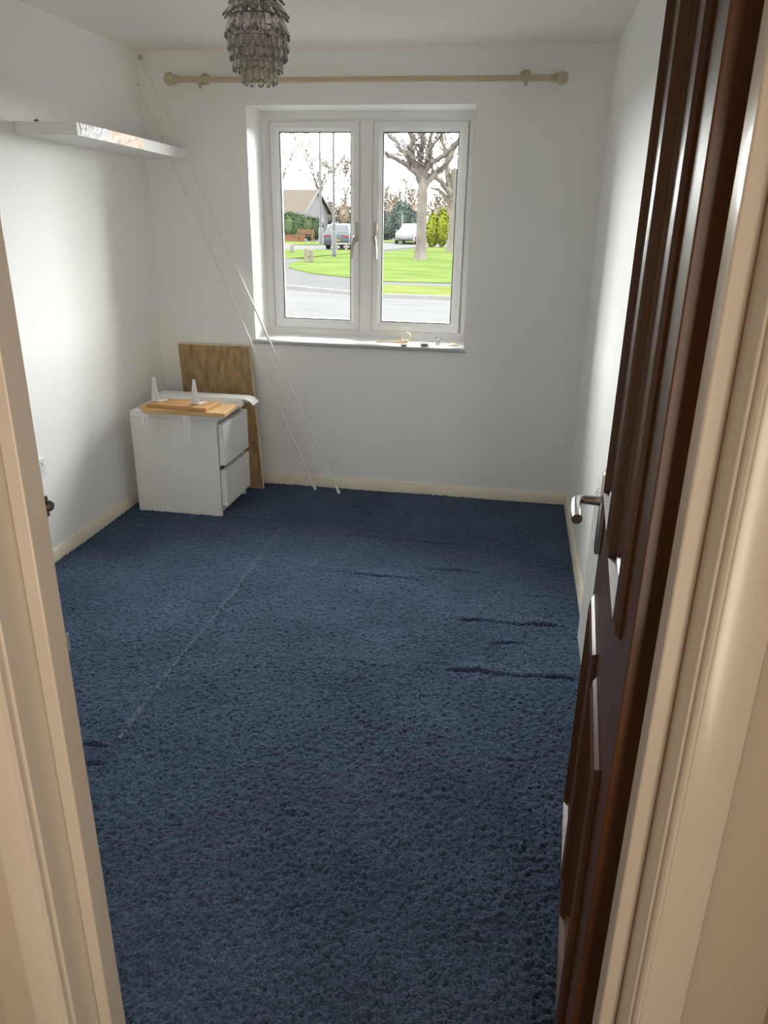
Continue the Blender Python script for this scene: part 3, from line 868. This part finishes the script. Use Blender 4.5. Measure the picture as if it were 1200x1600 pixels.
tag(cup, 'clear waisted plastic stopper standing upright on the window sill', 'stopper')
lid = MB().lathe([(0, 0), (0.030, 0), (0.0315, 0.002), (0.0315, 0.005), (0.029, 0.007), (0.020, 0.0075), (0.018, 0.010), (0.010, 0.013), (0, 0.014)], (0, 0, 0), (0, 0, 1), 26).build('cream_lid', 'cream_plastic')
lid.location = (-0.340, 4.385, SZ)
tag(lid, 'flat cream round lid at the corner end of the window sill', 'lid')

# ------------------------------------------------------------------ pendant
PX, PY_ = -0.852, 2.600
pend = thing('pendant_light', 'tiered pendant lampshade of smoky acrylic drops hanging from the ceiling', 'pendant light', (PX, PY_, H))
pz = lambda px: 2.164 - 0.001716 * px - H
MB().lathe([(0, 0), (0.045, 0), (0.046, -0.010), (0.030, -0.024), (0.010, -0.028), (0, -0.028)], (0, 0, -0.0005), (0, 0, 1), 24).build('ceiling_rose', 'white_plastic', pend)
MB().tube([(0, 0, -0.026), (0, 0, pz(0))], 0.0035, 8).build('cord', 'white_plastic', pend)
MB().lathe([(0, 0), (0.016, 0), (0.020, -0.010), (0.020, -0.050), (0.016, -0.062), (0, -0.062)], (0, 0, pz(0)), (0, 0, 1), 18).build('lamp_holder', 'white_plastic', pend)
MB().lathe([(0, 0), (0.012, 0), (0.014, -0.012), (0.026, -0.035), (0.030, -0.055), (0.024, -0.075), (0.010, -0.085), (0, -0.087)], (0, 0, pz(0) - 0.062), (0, 0, 1), 18).build('bulb', 'white_plastic', pend)
# one drop: faceted petal pointing down from its hole
dm = MB()
outl = [(-0.006, 0.0), (-0.0105, -0.010), (-0.0135, -0.024), (-0.0138, -0.036), (-0.0122, -0.046), (-0.0090, -0.0530), (-0.0048, -0.0572), (0, -0.0585), (0.0048, -0.0572), (0.0090, -0.0530), (0.0122, -0.046), (0.0138, -0.036), (0.0135, -0.024), (0.0105, -0.010), (0.006, 0.0)]
n_ = len(outl)
vs = [(x_, 0.0, z_) for x_, z_ in outl] + [(x_ * 0.55, 0.0032, z_ * 0.86 - 0.004) for x_, z_ in outl] + [(x_ * 0.55, -0.0032, z_ * 0.86 - 0.004) for x_, z_ in outl]
fs = []
for i in range(n_):
    j = (i + 1) % n_
    fs += [(i, j, n_ + j, n_ + i), (j, i, 2 * n_ + i, 2 * n_ + j)]
fs += [tuple(range(n_, 2 * n_)), tuple(range(2 * n_, 3 * n_))[::-1]]
dm.add(vs, fs)
drop = None
tiers = [(-18, 0.045, 45, 13), (3, 0.064, 40, 17), (28, 0.082, 20, 20), (47, 0.087, 6, 22), (62, 0.085, 2, 22), (80, 0.074, 1, 19), (99, 0.054, 0, 14)]
for ti, (ppx, rr, fl, cnt) in enumerate(tiers):
    zt = pz(ppx)
    MB().tube([(rr * math.cos(a), rr * math.sin(a), zt + 0.002) for a in [2 * math.pi * k / 32 for k in range(33)]], 0.0016, 6, caps=False).build('ring', 'wire_dark', pend)
    for k in range(cnt):
        a = 2 * math.pi * (k + 0.5 * (ti % 2)) / cnt + random.uniform(-0.05, 0.05)
        fl_ = math.radians(fl + random.uniform(-4, 4))
        mt = Matrix.Rotation(a + math.pi / 2, 4, 'Z') @ Matrix.Rotation(-fl_, 4, 'X')
        if drop is None:
            drop = dm.build('drop', 'smoky_acrylic', pend, smooth=28)
            d_o = drop
        else:
            d_o = copy_of(drop, pend)
        d_o.rotation_euler = mt.to_euler()
        d_o.location = (rr * math.cos(a), rr * math.sin(a), zt)
for k in range(4):
    a = math.pi / 2 * k + 0.6
    MB().tube([(0.02 * math.cos(a), 0.02 * math.sin(a), pz(-30))] + [(rr * math.cos(a), rr * math.sin(a), pz(ppx)) for ppx, rr, _, _ in tiers], 0.0012, 5).build('stay_wire', 'wire_dark', pend)

# ================================================================== OUTDOORS
G = -0.30


def slab(name, poly, m_, top, label, cat):
    o = MB().prism(poly, 2, G - 0.10, top).build(name, m_, None, smooth=0)
    return tag(o, label, cat, kind=S)


slab('ground', [(-90, BACK + 0.5), (60, BACK + 0.5), (60, 160), (-90, 160)], 'tarmac_path', G - 0.02, 'dark ground beyond the roads and gardens', 'ground')
slab('road', [(-60, 7.0), (40, 7.0), (40, 19.4), (-1.6, 19.40), (-3.4, 19.47), (-4.25, 19.9), (-6.41, 21.05), (-14, 26.5), (-40, 42), (-60, 42)], 'asphalt', G, 'pale wet-looking road just outside the window', 'road')
kp = [(40, 19.42), (-1.6, 19.42), (-3.4, 19.49), (-4.25, 19.92), (-6.41, 21.07), (-14, 26.55)]
slab('kerb', kp + [(x_, y_ + 0.16) for x_, y_ in kp[::-1]], 'kerb_stone', G + 0.09, 'stone kerb along the road edge', 'kerb')
slab('verge', [(40, 19.6), (40, 22.55), (-1.9, 22.6), (-3.95, 22.5), (-4.7, 22.2), (-4.5, 21.0), (-3.9, 20.2), (-3.4, 19.66), (-1.6, 19.6)], 'verge_turf', G + 0.08, 'yellowish grass strip beside the road', 'grass verge')
slab('footpath', [(40, 19.6), (-1.6, 19.58), (-3.4, 19.65), (-4.25, 20.08), (-6.41, 21.23), (-14, 26.7), (-14, 36), (-9.0, 36), (-8.6, 29.2), (-5.3, 25.0), (-2, 24.1), (40, 24.0)], 'tarmac_path', G + 0.05, 'grey tarmac footpath between verge and lawn', 'path')
slab('lawn', [(40, 23.95), (-2.0, 23.99), (-4.19, 23.9), (-5.32, 24.96), (-7.0, 26.4), (-8.67, 29.2), (-9.3, 31.5), (-9.9, 36.0), (-9.4, 40.5), (-7.9, 45.0), (-6.9, 52.0), (-5.8, 56.5), (40, 56.5)], 'grass_turf', G + 0.08, 'bright green lawn around the bare trees', 'lawn')
slab('grass_strip', [(-10.6, 36.0), (-9.95, 39.5), (-8.7, 45.0), (-8.6, 49.2), (-11.5, 46.8), (-18.0, 43.0), (-18, 36.0)], 'grass_turf', G + 0.08, 'green grass strip with the low timber rail', 'grass')
slab('side_road', [(-40, 44), (-12, 47.5), (-8.6, 49.6), (-7.4, 57.5), (-4, 59.0), (40, 59.0), (40, 66), (-40, 66)], 'asphalt', G + 0.02, 'pale side road where the cars are parked', 'road')
slab('far_lawn', [(-40, 54.2), (-16.2, 54.4), (-13.6, 56.5), (-13.8, 62.0), (-40, 62.0)], 'grass_turf', G + 0.08, 'narrow far grass patch before the brick wall', 'lawn')
slab('far_verge', [(-13.4, 66.2), (-8.9, 66.2), (-8.9, 72), (-13.4, 72)], 'verge_turf', G + 0.08, 'far yellowish verge below the dark evergreen', 'grass verge')


def tree(name, label, base, trunk_h, r0, limbs, seed, m_='bark', twig_m=None, depth=3, twig_r=0.012, lean=(0, 0), group=None, twig_n=5, flare=True):
    """bare tree. limbs: list of polylines (world points) or an integer for random limbs"""
    rd = random.Random(seed)
    t = thing(name, label, 'tree', base, group=group)
    bs = Vector(base)
    pts, rad = [], []
    for i in range(7):
        s = i / 6
        pts.append((lean[0] * s * trunk_h + rd.uniform(-0.03, 0.03) * r0 * 4, lean[1] * s * trunk_h, trunk_h * s))
        rad.append(r0 * (1.0 - 0.22 * s) * (1.45 if (i == 0 and flare) else 1.0))
    if flare:
        pts.insert(1, (pts[0][0], pts[0][1], 0.25 * r0 * 2.5)); rad.insert(1, r0 * 1.12)
    MB().tube(pts, rad, 12).build('trunk', m_, t)
    top = Vector(pts[-1])
    tw = MB()

    def grow(p, d, ln, r, k, mb):
        path, rr = [p], [r]
        n = 4
        for i in range(1, n + 1):
            d = (d + Vector((rd.uniform(-.22, .22), rd.uniform(-.22, .22), rd.uniform(-.12, .2)))).normalized()
            p = p + d * (ln / n)
            path.append(p); rr.append(max(r * (1 - 0.62 * i / n), twig_r * 0.6))
        mb.tube(path, rr, 5 if k < depth else 3, caps=False)
        if k < depth:
            for c_ in range(twig_n if k else twig_n + 1):
                i = rd.randint(1, n)
                dd = (d + Vector((rd.uniform(-1, 1), rd.uniform(-1, 1), rd.uniform(-.35, .9)))).normalized()
                grow(path[i], dd, ln * rd.uniform(.45, .75), rr[i] * 0.62, k + 1, tw)

    if isinstance(limbs, int):
        for k in range(limbs):
            a = 2 * math.pi * (k + rd.uniform(0, .6)) / limbs
            d = Vector((math.cos(a) * .62, math.sin(a) * .62, rd.uniform(.7, 1.3))).normalized()
            lm = MB()
            grow(top - Vector((0, 0, rd.uniform(0, trunk_h * .25))), d, trunk_h * rd.uniform(.6, .95), r0 * .5, 0, lm)
            lm.build('limb', m_, t)
    else:
        for pl, ra, rb in limbs:
            pl = [Vector(p_) - bs for p_ in pl]
            dense, rr = [], []
            for i in range(len(pl) - 1):
                for j in range(3):
                    s = j / 3
                    q_ = pl[i].lerp(pl[i + 1], s)
                    if j:
                        q_ = q_ + Vector((rd.uniform(-.05, .05), rd.uniform(-.05, .05), rd.uniform(-.04, .04)))
                    dense.append(q_)
                    g_ = (i * 3 + j) / ((len(pl) - 1) * 3)
                    rr.append(ra + (rb - ra) * g_)
            dense.append(pl[-1]); rr.append(rb)
            MB().tube(dense, rr, 9).build('limb', m_, t)
            for i in range(2, len(dense)):
                for c_ in range(rd.choice((0, 1, 1, 2))):
                    d = (dense[i] - dense[i - 1]).normalized()
                    dd = (d * .5 + Vector((rd.uniform(-1, 1), rd.uniform(-1, 1), rd.uniform(-.5, 1.0)))).normalized()
                    grow(dense[i], dd, rd.uniform(.6, 1.6), rr[i] * .33, 1, tw)
    if tw.v:
        o = tw.build('twigs', twig_m or m_, t)
        o['kind'] = 'stuff'
    return t


TY = 38.0


def limb(pts, ra, rb, base_y=TY, dy=0.0):
    n = len(pts)
    return ([W(px, py, base_y + dy * i / (n - 1)) for i, (px, py) in enumerate(pts)], ra, rb)


b0 = W(657, 408, TY)
tree('bare_tree', 'thick bare tree on the lawn with spreading limbs, nearest the road', (b0.x, TY, G + 0.05), 4.05, 0.265, [
    limb([(656, 284), (648, 268), (630, 254), (612, 244), (597, 236)], 0.15, 0.07, dy=-1.5),
    limb([(655, 278), (645, 258), (636, 243), (627, 235), (620, 222), (606, 209), (598, 202)], 0.15, 0.06, dy=1.2),
    limb([(656, 276), (646, 252), (641, 235), (645, 218), (640, 204), (636, 190)], 0.16, 0.10, dy=-0.8),
    limb([(657, 276), (657, 250), (660, 225), (657, 200), (660, 180)], 0.15, 0.10, dy=0.8),
    limb([(659, 276), (666, 262), (674, 240), (672, 218), (678, 200), (686, 180)], 0.13, 0.07, dy=1.6),
    limb([(660, 282), (668, 262), (682, 250), (698, 240), (714, 224), (730, 206)], 0.15, 0.07, dy=-1.2),
    limb([(660, 300), (668, 284), (682, 270), (696, 258), (706, 240), (716, 222), (728, 200)], 0.17, 0.09, dy=0.5),
    limb([(659, 272), (670, 236), (684, 218), (694, 204), (704, 186)], 0.09, 0.05, dy=-2.0),
], 3, 'bark', depth=2, twig_r=0.032, twig_n=3)
T2 = 48.3
b1 = W(706, 396, T2)
tree('bare_tree', 'second bare tree beside the yellow-green conifer', (b1.x, T2, G + 0.05), 4.6, 0.33, [
    limb([(706, 312), (700, 296), (690, 284), (678, 276), (668, 272)], 0.24, 0.07, T2, -1.0),
    limb([(707, 305), (703, 285), (698, 265), (696, 240), (690, 210)], 0.20, 0.09, T2, 1.0),
    limb([(708, 308), (714, 292), (722, 280), (736, 266), (750, 250)], 0.22, 0.10, T2, 0.5),
    limb([(703, 320), (694, 304), (684, 296), (672, 292)], 0.12, 0.05, T2, -0.5),
], 5, 'bark_mossy', depth=2, twig_r=0.040, twig_n=3)

bgl = ['tall bare tree behind the lamp posts, straight twin leaders', 'bare tree above the parked dark car, pale spreading twigs',
       'thin bare tree at the edge of the view above the house roof', 'bare tree behind the dark evergreen, fine brown twigs',
       'bare tree seen past the thick trunk, far behind the white car', 'bare tree far behind the yellow-green conifer']
for k, (px, yy, th, r0, lm, sd_) in enumerate([(500, 92, 5.0, .20, 7, 11), (540, 108, 4.8, .20, 7, 12), (441, 118, 7.0, .22, 5, 13), (610, 98, 2.8, .16, 7, 14), (640, 104, 3.2, .18, 7, 15), (686, 98, 2.8, .16, 7, 17)]):
    p_ = W(px, 345, yy)
    tree('bare_tree', bgl[k], (p_.x, yy, G - 0.05), th, r0, lm, sd_, 'bark_far', 'twig_brown', depth=3, twig_r=0.045, group='bare trees in the distance', twig_n=4, flare=False)


def leafy(name, label, cat, base, blobs, m_, n, size, seed, stem=0.0, group=None, core=1.0, inner=.72):
    """foliage of small tilted leaf clusters over lumpy crowns, on a short stem"""
    r_ = np.random.default_rng(seed)
    t = thing(name, label, cat, base, group=group)
    V_, F_ = [], []
    for (cx, cy, cz, rx, ry_, rz) in blobs:
        k = int(n * rx * rz)
        for i in range(k):
            d = r_.normal(size=3); d /= np.linalg.norm(d)
            rr = r_.uniform(inner, 1.03)
            c_ = np.array([cx + d[0] * rx * rr, cy + d[1] * ry_ * rr, max(cz + d[2] * rz * rr, 0.03)])
            u_ = r_.normal(size=3); u_ /= np.linalg.norm(u_)
            v_ = np.cross(u_, d); v_ /= max(np.linalg.norm(v_), 1e-6)
            s = size * r_.uniform(.6, 1.3)
            o_ = len(V_)
            V_ += [c_ - u_ * s, c_ + v_ * s * .6 + d * s * .3, c_ + u_ * s, c_ - v_ * s * .6 + d * s * .3]
            F_ += [(o_, o_ + 1, o_ + 2, o_ + 3)]
    mb = MB()
    mb.v, mb.f, mb.mi = [tuple(v_) for v_ in V_], F_, [0] * len(F_)
    fo_ = mb.build('foliage', m_, t, smooth=0)
    fo_['kind'] = 'stuff'
    co = MB()
    for (cx, cy, cz, rx, ry_, rz) in blobs:
        pr = [(0.0, -rz * .88)] + [(rx * .86 * math.sin(math.pi * q_ / 8), -rz * .88 * math.cos(math.pi * q_ / 8)) for q_ in range(1, 8)] + [(0.0, rz * .88)]
        co.lathe([(a * core, max(h_ * core, -cz + 0.01)) for a, h_ in pr], (cx, cy, cz), (0, 0, 1), 12)
    co.build('inner_growth', m_, t)
    if stem:
        MB().tube([(0, 0, 0), (0, 0, stem)], [0.09, 0.06], 8).build('stem', 'bark', t)
    return t


cb = W(683, 388, 56)
leafy('conifer_shrub', 'bright yellow-green conifer shrub between the bare trunks', 'shrub', (cb.x, 56, G + 0.06),
      [(-0.36, 0, 1.12, 0.46, 0.45, 1.12), (0.30, 0, 1.28, 0.46, 0.45, 1.26)], 'conifer_lime', 1500, 0.11, 21)
eb = W(622, 372, 74)
leafy('evergreen_tree', 'dark blue-green evergreen behind the white car', 'tree', (eb.x, 74, G + 0.06),
      [(-0.9, 0, 1.2, 1.0, .8, 1.2), (0.3, .2, 1.7, 1.1, .8, 1.7), (1.3, .3, 1.3, .9, .7, 1.3), (-1.4, .3, .7, .7, .6, .8)], 'evergreen_dark', 1000, 0.13, 22, core=0.85)
for px, yy, rz, lab, sd_ in ((452, 64.5, 1.20, 'dark hedge behind the brick wall, section in front of the house', 31), (481, 66.8, 1.05, 'dark hedge behind the brick wall, section beside the bench', 32)):
    p_ = W(px, 372, yy)
    leafy('hedge', lab, 'hedge', (p_.x, yy, G + 0.02), [(-.7, 0, rz, .75, .5, rz), (.1, 0, rz * .95, .75, .5, rz * .97), (.75, 0, rz * .9, .6, .5, rz * .9)], 'hedge_green', 1100, 0.10, sd_, group='hedges behind the brick wall', core=0.85)
for px, yy, rx, rz, lab, sd_ in ((525, 91, 2.0, 2.4, 'brown leafless thicket behind the dark car', 41), (551, 84, 2.2, 2.0, 'brown leafless thicket next to the window mullion', 42),
                                 (598, 86, 2.6, 2.6, 'brown leafless thicket left of the evergreen', 43), (668, 84, 2.8, 2.3, 'brown leafless thicket behind the thick trunk', 44), (712, 82, 2.0, 2.2, 'brown leafless thicket behind the second tree', 45)):
    p_ = W(px, 372, yy)
    leafy('thicket', lab, 'shrub', (p_.x, yy, G - 0.02), [(-rx * .4, 0, rz, rx * .6, .8, rz), (rx * .4, 0, rz * .9, rx * .6, .8, rz * .9)], 'twig_brown', 420, 0.13, sd_, group='leafless thickets in the distance', core=0.6, inner=0.45)

# brick wall, bench, rails, posts
p_ = W(441, 378, 63.0)
bw = MB().box(p_.x - 4, -17.35, 63.0, 63.24, G - 0.05, G + 0.48)
bw.box(p_.x - 4, -17.32, 62.97, 63.27, G + 0.48, G + 0.54)
tag(bw.build('garden_wall', 'brick_far'), 'low orange brick garden wall below the hedge', 'wall')
p_ = W(477, 377, 61.5)
bn = thing('bench', 'wooden garden bench in front of the brick wall', 'bench', (p_.x, 61.5, G + 0.08))
for k in range(3):
    MB().box(-.68, .68, -.25 + k * .16, -.13 + k * .16, .40, .44).build('seat_slat', 'bench_timber', bn)
for k in range(3):
    MB().box(-.68, .68, .24, .27, .54 + k * .14, .64 + k * .14).build('back_slat', 'bench_timber', bn)
for s in (-.62, .62):
    MB().box(s - .04, s + .04, -.26, -.19, 0, .60).build('leg', 'bench_timber', bn)
    MB().box(s - .04, s + .04, .20, .27, 0, .95).build('leg', 'bench_timber', bn)
    MB().box(s - .045, s + .045, -.28, .27, .58, .63).build('armrest', 'bench_timber', bn)
rl = thing('knee_rail', 'low timber knee rail on the grass strip near the house side', 'fence', (-13.2, 41.8, G + 0.08), 0.25)
MB().prism([(-.07, .36), (.07, .36), (0.0, .46)], 0, -1.7, 1.05).build('rail', 'old_timber', rl)
for s in (-1.5, .95):
    MB().box(s - .09, s + .09, -.09, .09, 0, .38).build('post', 'old_timber', rl, bevel=0.01)
p_ = W(481, 413, 32.8)
for k, (dx, h_) in enumerate(((-.06, .56), (.10, .50))):
    bo = MB().box(-.075, .075, -.07, .07, 0, h_)
    bo_ = bo.build('bollard', 'old_timber', None, bevel=0.015)
    bo_.location = (p_.x + dx * 1.2, 32.8 + k * .16, G + 0.08)
    tag(bo_, ['taller weathered timber bollard at the lawn corner', 'shorter weathered timber bollard at the lawn corner'][k], 'bollard', 'timber bollards at the lawn corner')
fn = thing('knee_rail', 'low timber rail fence beside the parked dark car', 'fence', (W(537, 390, 46.5).x, 46.5, G + 0.08), 0.3)
MB().prism([(-.05, .34), (.05, .34), (0.0, .42)], 0, -.55, .8).build('rail', 'old_timber', fn)
for s in (-.42, .15, .68):
    MB().box(s - .07, s + .07, -.06, .06, 0, .36).build('post', 'old_timber', fn, bevel=0.01)


def lamp_post(label, px, py, yy, h, r, zb=G + 0.08):
    p_ = W(px, py, yy)
    t = thing('lamp_post', label, 'lamp post', (p_.x, yy, zb), group='street lamp posts')
    MB().tube([(0, 0, 0), (0, 0, 1.1), (0, 0, 1.2)], [r * 1.5, r * 1.5, r], 12).build('base', 'lamp_steel', t)
    MB().tube([(0, 0, 1.15), (0, 0, h * .6), (0, 0, h)], [r, r * .85, r * .6], 12).build('column', 'lamp_steel', t)
    MB().box(-.09, .09, -.7, .1, h - .03, h + .10).build('lantern', 'lamp_steel', t, bevel=0.02)
    MB().tube([(0, 0, 0), (0, 0, .10)], [r * 1.6, r * 1.6], 12).build('base_band', 'car_navy', t)


lamp_post('grey street lamp post on the lawn in front of the dark car', 522, 403.5, 38.6, 8.0, 0.075)
lamp_post('pale street lamp post behind the back corner of the dark car', 501.5, 382, 57.0, 7.5, 0.105, G + 0.02)
lamp_post('slim far street lamp post behind the white car', 632, 372, 76.0, 5.2, 0.075, G + 0.02)
p_ = W(628, 372, 67.5)
sp_ = MB().tube([(0, 0, 0), (0, 0, 2.25)], 0.055, 10)
sp_.lathe([(0.07, 2.25), (0.075, 2.28), (0.0, 2.31)], (0, 0, 0), (0, 0, 1), 10)
spo = sp_.build('sign_post', 'render_white')
spo.location = (p_.x, 67.5, G)
tag(spo, 'short white post beside the white car', 'post')

# house
hs = thing('house', 'white bungalow with brown tiled roof and gable end beyond the hedge', 'house', (-21.9, 80, G))
hx = 0.0
# ridge runs along x (to the left); gable at the right end, turned towards the viewer
hs.rotation_euler = (0, 0, math.radians(-14))
MB().box(-12, 0.0, 0, 5.0, 0, 2.45).build('wall', 'render_white', hs)
MB().prism([(0.0, 2.45), (5.0, 2.45), (2.5, 4.35)], 0, -0.15, 0.0).build('gable', 'render_white', hs)
for s in (0, 1):
    y0_, y1_ = (-.45, 2.5) if s == 0 else (5.45, 2.5)
    MB().hexa([(-12.2, y0_, 2.22), (0.3, y0_, 2.22), (0.3, y1_, 4.42), (-12.2, y1_, 4.42),
               (-12.2, y0_, 2.36), (0.3, y0_, 2.36), (0.3, y1_, 4.58), (-12.2, y1_, 4.58)]).build('roof_slope', 'roof_tile', hs)
    MB().hexa([(0.3, y0_, 2.16), (0.36, y0_, 2.16), (0.36, y1_, 4.40), (0.3, y1_, 4.40),
               (0.3, y0_, 2.40), (0.36, y0_, 2.40), (0.36, y1_, 4.62), (0.3, y1_, 4.62)]).build('barge_board', 'render_white', hs)
MB().box(-12.2, 0.3, -.52, -.42, 2.18, 2.34).build('gutter', 'render_white', hs)
for xx in (-4.6, -2.0):
    wo = MB().box(xx, xx + 1.4, -.03, 0.0, 1.0, 2.0).build('window', 'render_white', hs)
    MB().box(xx + .08, xx + .66, -.04, -.028, 1.08, 1.92).build('pane', 'car_glass', wo)
    MB().box(xx + .74, xx + 1.32, -.04, -.028, 1.08, 1.92).build('pane', 'car_glass', wo)
for yy in (.9, 2.9):
    wo = MB().box(0.0, .03, yy, yy + 1.1, 1.1, 2.0).build('window', 'render_white', hs)
    MB().box(.028, .04, yy + .1, yy + 1.0, 1.2, 1.9).build('pane', 'car_glass', wo)


# cars -------------------------------------------------------------
def car(label, loc, rz, paint, front_view):
    t = thing('car', label, 'car', loc, rz)
    Wd, Ln = 0.90, 4.3
    # tail at y=0, nose at y=Ln; lower body outline (y, z)
    low = [(0.10, 0.26), (0.02, 0.42), (0.0, 0.66), (0.05, 0.92), (0.12, 0.99), (1.0, 1.02), (2.2, 1.00), (3.15, 0.96), (3.90, 0.84), (4.22, 0.70), (4.30, 0.50), (4.24, 0.28), (3.95, 0.24), (0.4, 0.24)]
    n = len(low)
    vs, fs = [], []
    for sx, ins in ((-1, .10), (-1, 0), (1, 0), (1, .10)):
        for (yy, zz) in low:
            nar = 0.0
            if yy < .15:
                nar = .07
            if yy > 3.8:
                nar = .09 + (yy - 3.8) * .16
            tumble = .03 if zz > .9 else 0.0
            cy, cz_ = (yy - 2.15) * (1 - ins * .10) + 2.15, (zz - .62) * (1 - ins * .6) + .62
            vs.append((sx * (Wd - nar - tumble - (0 if ins else .07) * 0 + (0.0 if ins else -.035) + (.0 if ins == 0 else 0.0)), cy, cz_) if ins == 0 else (sx * (Wd - nar - tumble), cy, cz_))
    # order: outer-left (inset), left edge, right edge, outer-right
    for a in range(3):
        for i in range(n):
            j = (i + 1) % n
            fs.append((a * n + i, a * n + j, (a + 1) * n + j, (a + 1) * n + i))
    fs.append(tuple(range(n))[::-1]); fs.append(tuple(3 * n + i for i in range(n)))
    MB().add(vs, fs).build('body', paint, t, smooth=30)
    # cabin: belt ring and roof ring
    belt = [(-.80, .14), (.80, .14), (.82, 1.2), (.82, 2.2), (.76, 3.15), (-.76, 3.15), (-.82, 2.2), (-.82, 1.2)]
    roof = [(-.58, .52), (.58, .52), (.62, 1.2), (.61, 1.75), (.55, 2.30), (-.55, 2.30), (-.61, 1.75), (-.62, 1.2)]
    zb = [0.98, .98, 1.01, 1.00, .95, .95, 1.00, 1.01]
    zr = [1.46, 1.46, 1.53, 1.52, 1.45, 1.45, 1.52, 1.53]
    vs = [(x_, y_, z_) for (x_, y_), z_ in zip(belt, zb)] + [(x_, y_, z_) for (x_, y_), z_ in zip(roof, zr)]
    fs = [(i, (i + 1) % 8, 8 + (i + 1) % 8, 8 + i) for i in range(8)] + [(8, 9, 10, 15), (15, 10, 11, 14), (14, 11, 12, 13)]
    MB().add(vs, fs).build('cabin', paint, t, bevel=0.03, smooth=40)
    V = [Vector(v_) for v_ in vs]

    def pane(name, ids, k=.13, out=.012):
        q_ = [V[i] for i in ids]
        c_ = sum(q_, Vector()) / 4
        nn = (q_[1] - q_[0]).cross(q_[3] - q_[0]).normalized()
        if nn.dot(c_ - Vector((0, 1.6, 1.0))) < 0:
            nn = -nn
        q_ = [p_ + (c_ - p_) * k for p_ in q_]
        MB().hexa([p_ - nn * .01 for p_ in q_] + [p_ + nn * out for p_ in q_]).build(name, 'car_glass', t)

    pane('rear_window', (0, 1, 9, 8), .16)
    pane('windscreen', (4, 5, 13, 12), .10)
    for ids in ((1, 2, 10, 9), (2, 3, 11, 10), (3, 4, 12, 11), (5, 6, 14, 13), (6, 7, 15, 14), (7, 0, 8, 15)):
        pane('side_window', ids, .15)
    for sx in (-1, 1):
        for wy in (.78, 3.42):
            wl = MB().lathe([(0.0, -.10), (.24, -.10), (.31, -.09), (.325, -.05), (.325, .05), (.31, .09), (.24, .10), (0, .10)], (sx * (Wd - .11), wy, .325), (1, 0, 0), 20).build('wheel', 'tyre_rubber', t)
            MB().lathe([(0, 0), (.20, 0), (.21, .012), (.06, .02), (0, .02)], (sx * (Wd - .012), wy, .325), (sx, 0, 0), 16).build('hub_cap', 'wheel_alloy', wl)
        MB().box(min(sx * .42, sx * .84), max(sx * .42, sx * .84), -.01, .12, .74, .88).build('tail_light', 'tail_red', t, bevel=.02)
        MB().box(min(sx * .46, sx * .76), max(sx * .46, sx * .76), 4.12, 4.25, .62, .74).build('headlight', 'headlamp', t, bevel=.02)
        MB().box(min(sx * .90, sx * 1.04), max(sx * .90, sx * 1.04), 2.72, 2.82, .96, 1.08).build('door_mirror', paint, t, bevel=.02)
    MB().box(-.26, .26, -.015, .05, .50, .61).build('number_plate', 'plate_yellow', t)
    MB().box(-.26, .26, 4.28, 4.32, .40, .51).build('number_plate', 'render_white', t)
    MB().box(-.82, .82, -.02, .10, .25, .38).build('rear_bumper', 'tyre_rubber', t, bevel=.02)
    MB().box(-.55, .55, 4.26, 4.315, .26, .36).build('front_grille', 'tyre_rubber', t, bevel=.01)
    return t


p_ = W(524, 392, 48.5)
car('dark blue hatchback parked beyond the lawn, seen from behind', (p_.x + 0.05, 48.5, G + 0.02), math.radians(-6), 'car_navy', False)
p_ = W(642, 382, 62.6)
car('white car facing the viewer, half behind the thick trunk', (p_.x - 0.2, 62.4 + 4.2, G + 0.02), math.radians(176), 'car_white', True)
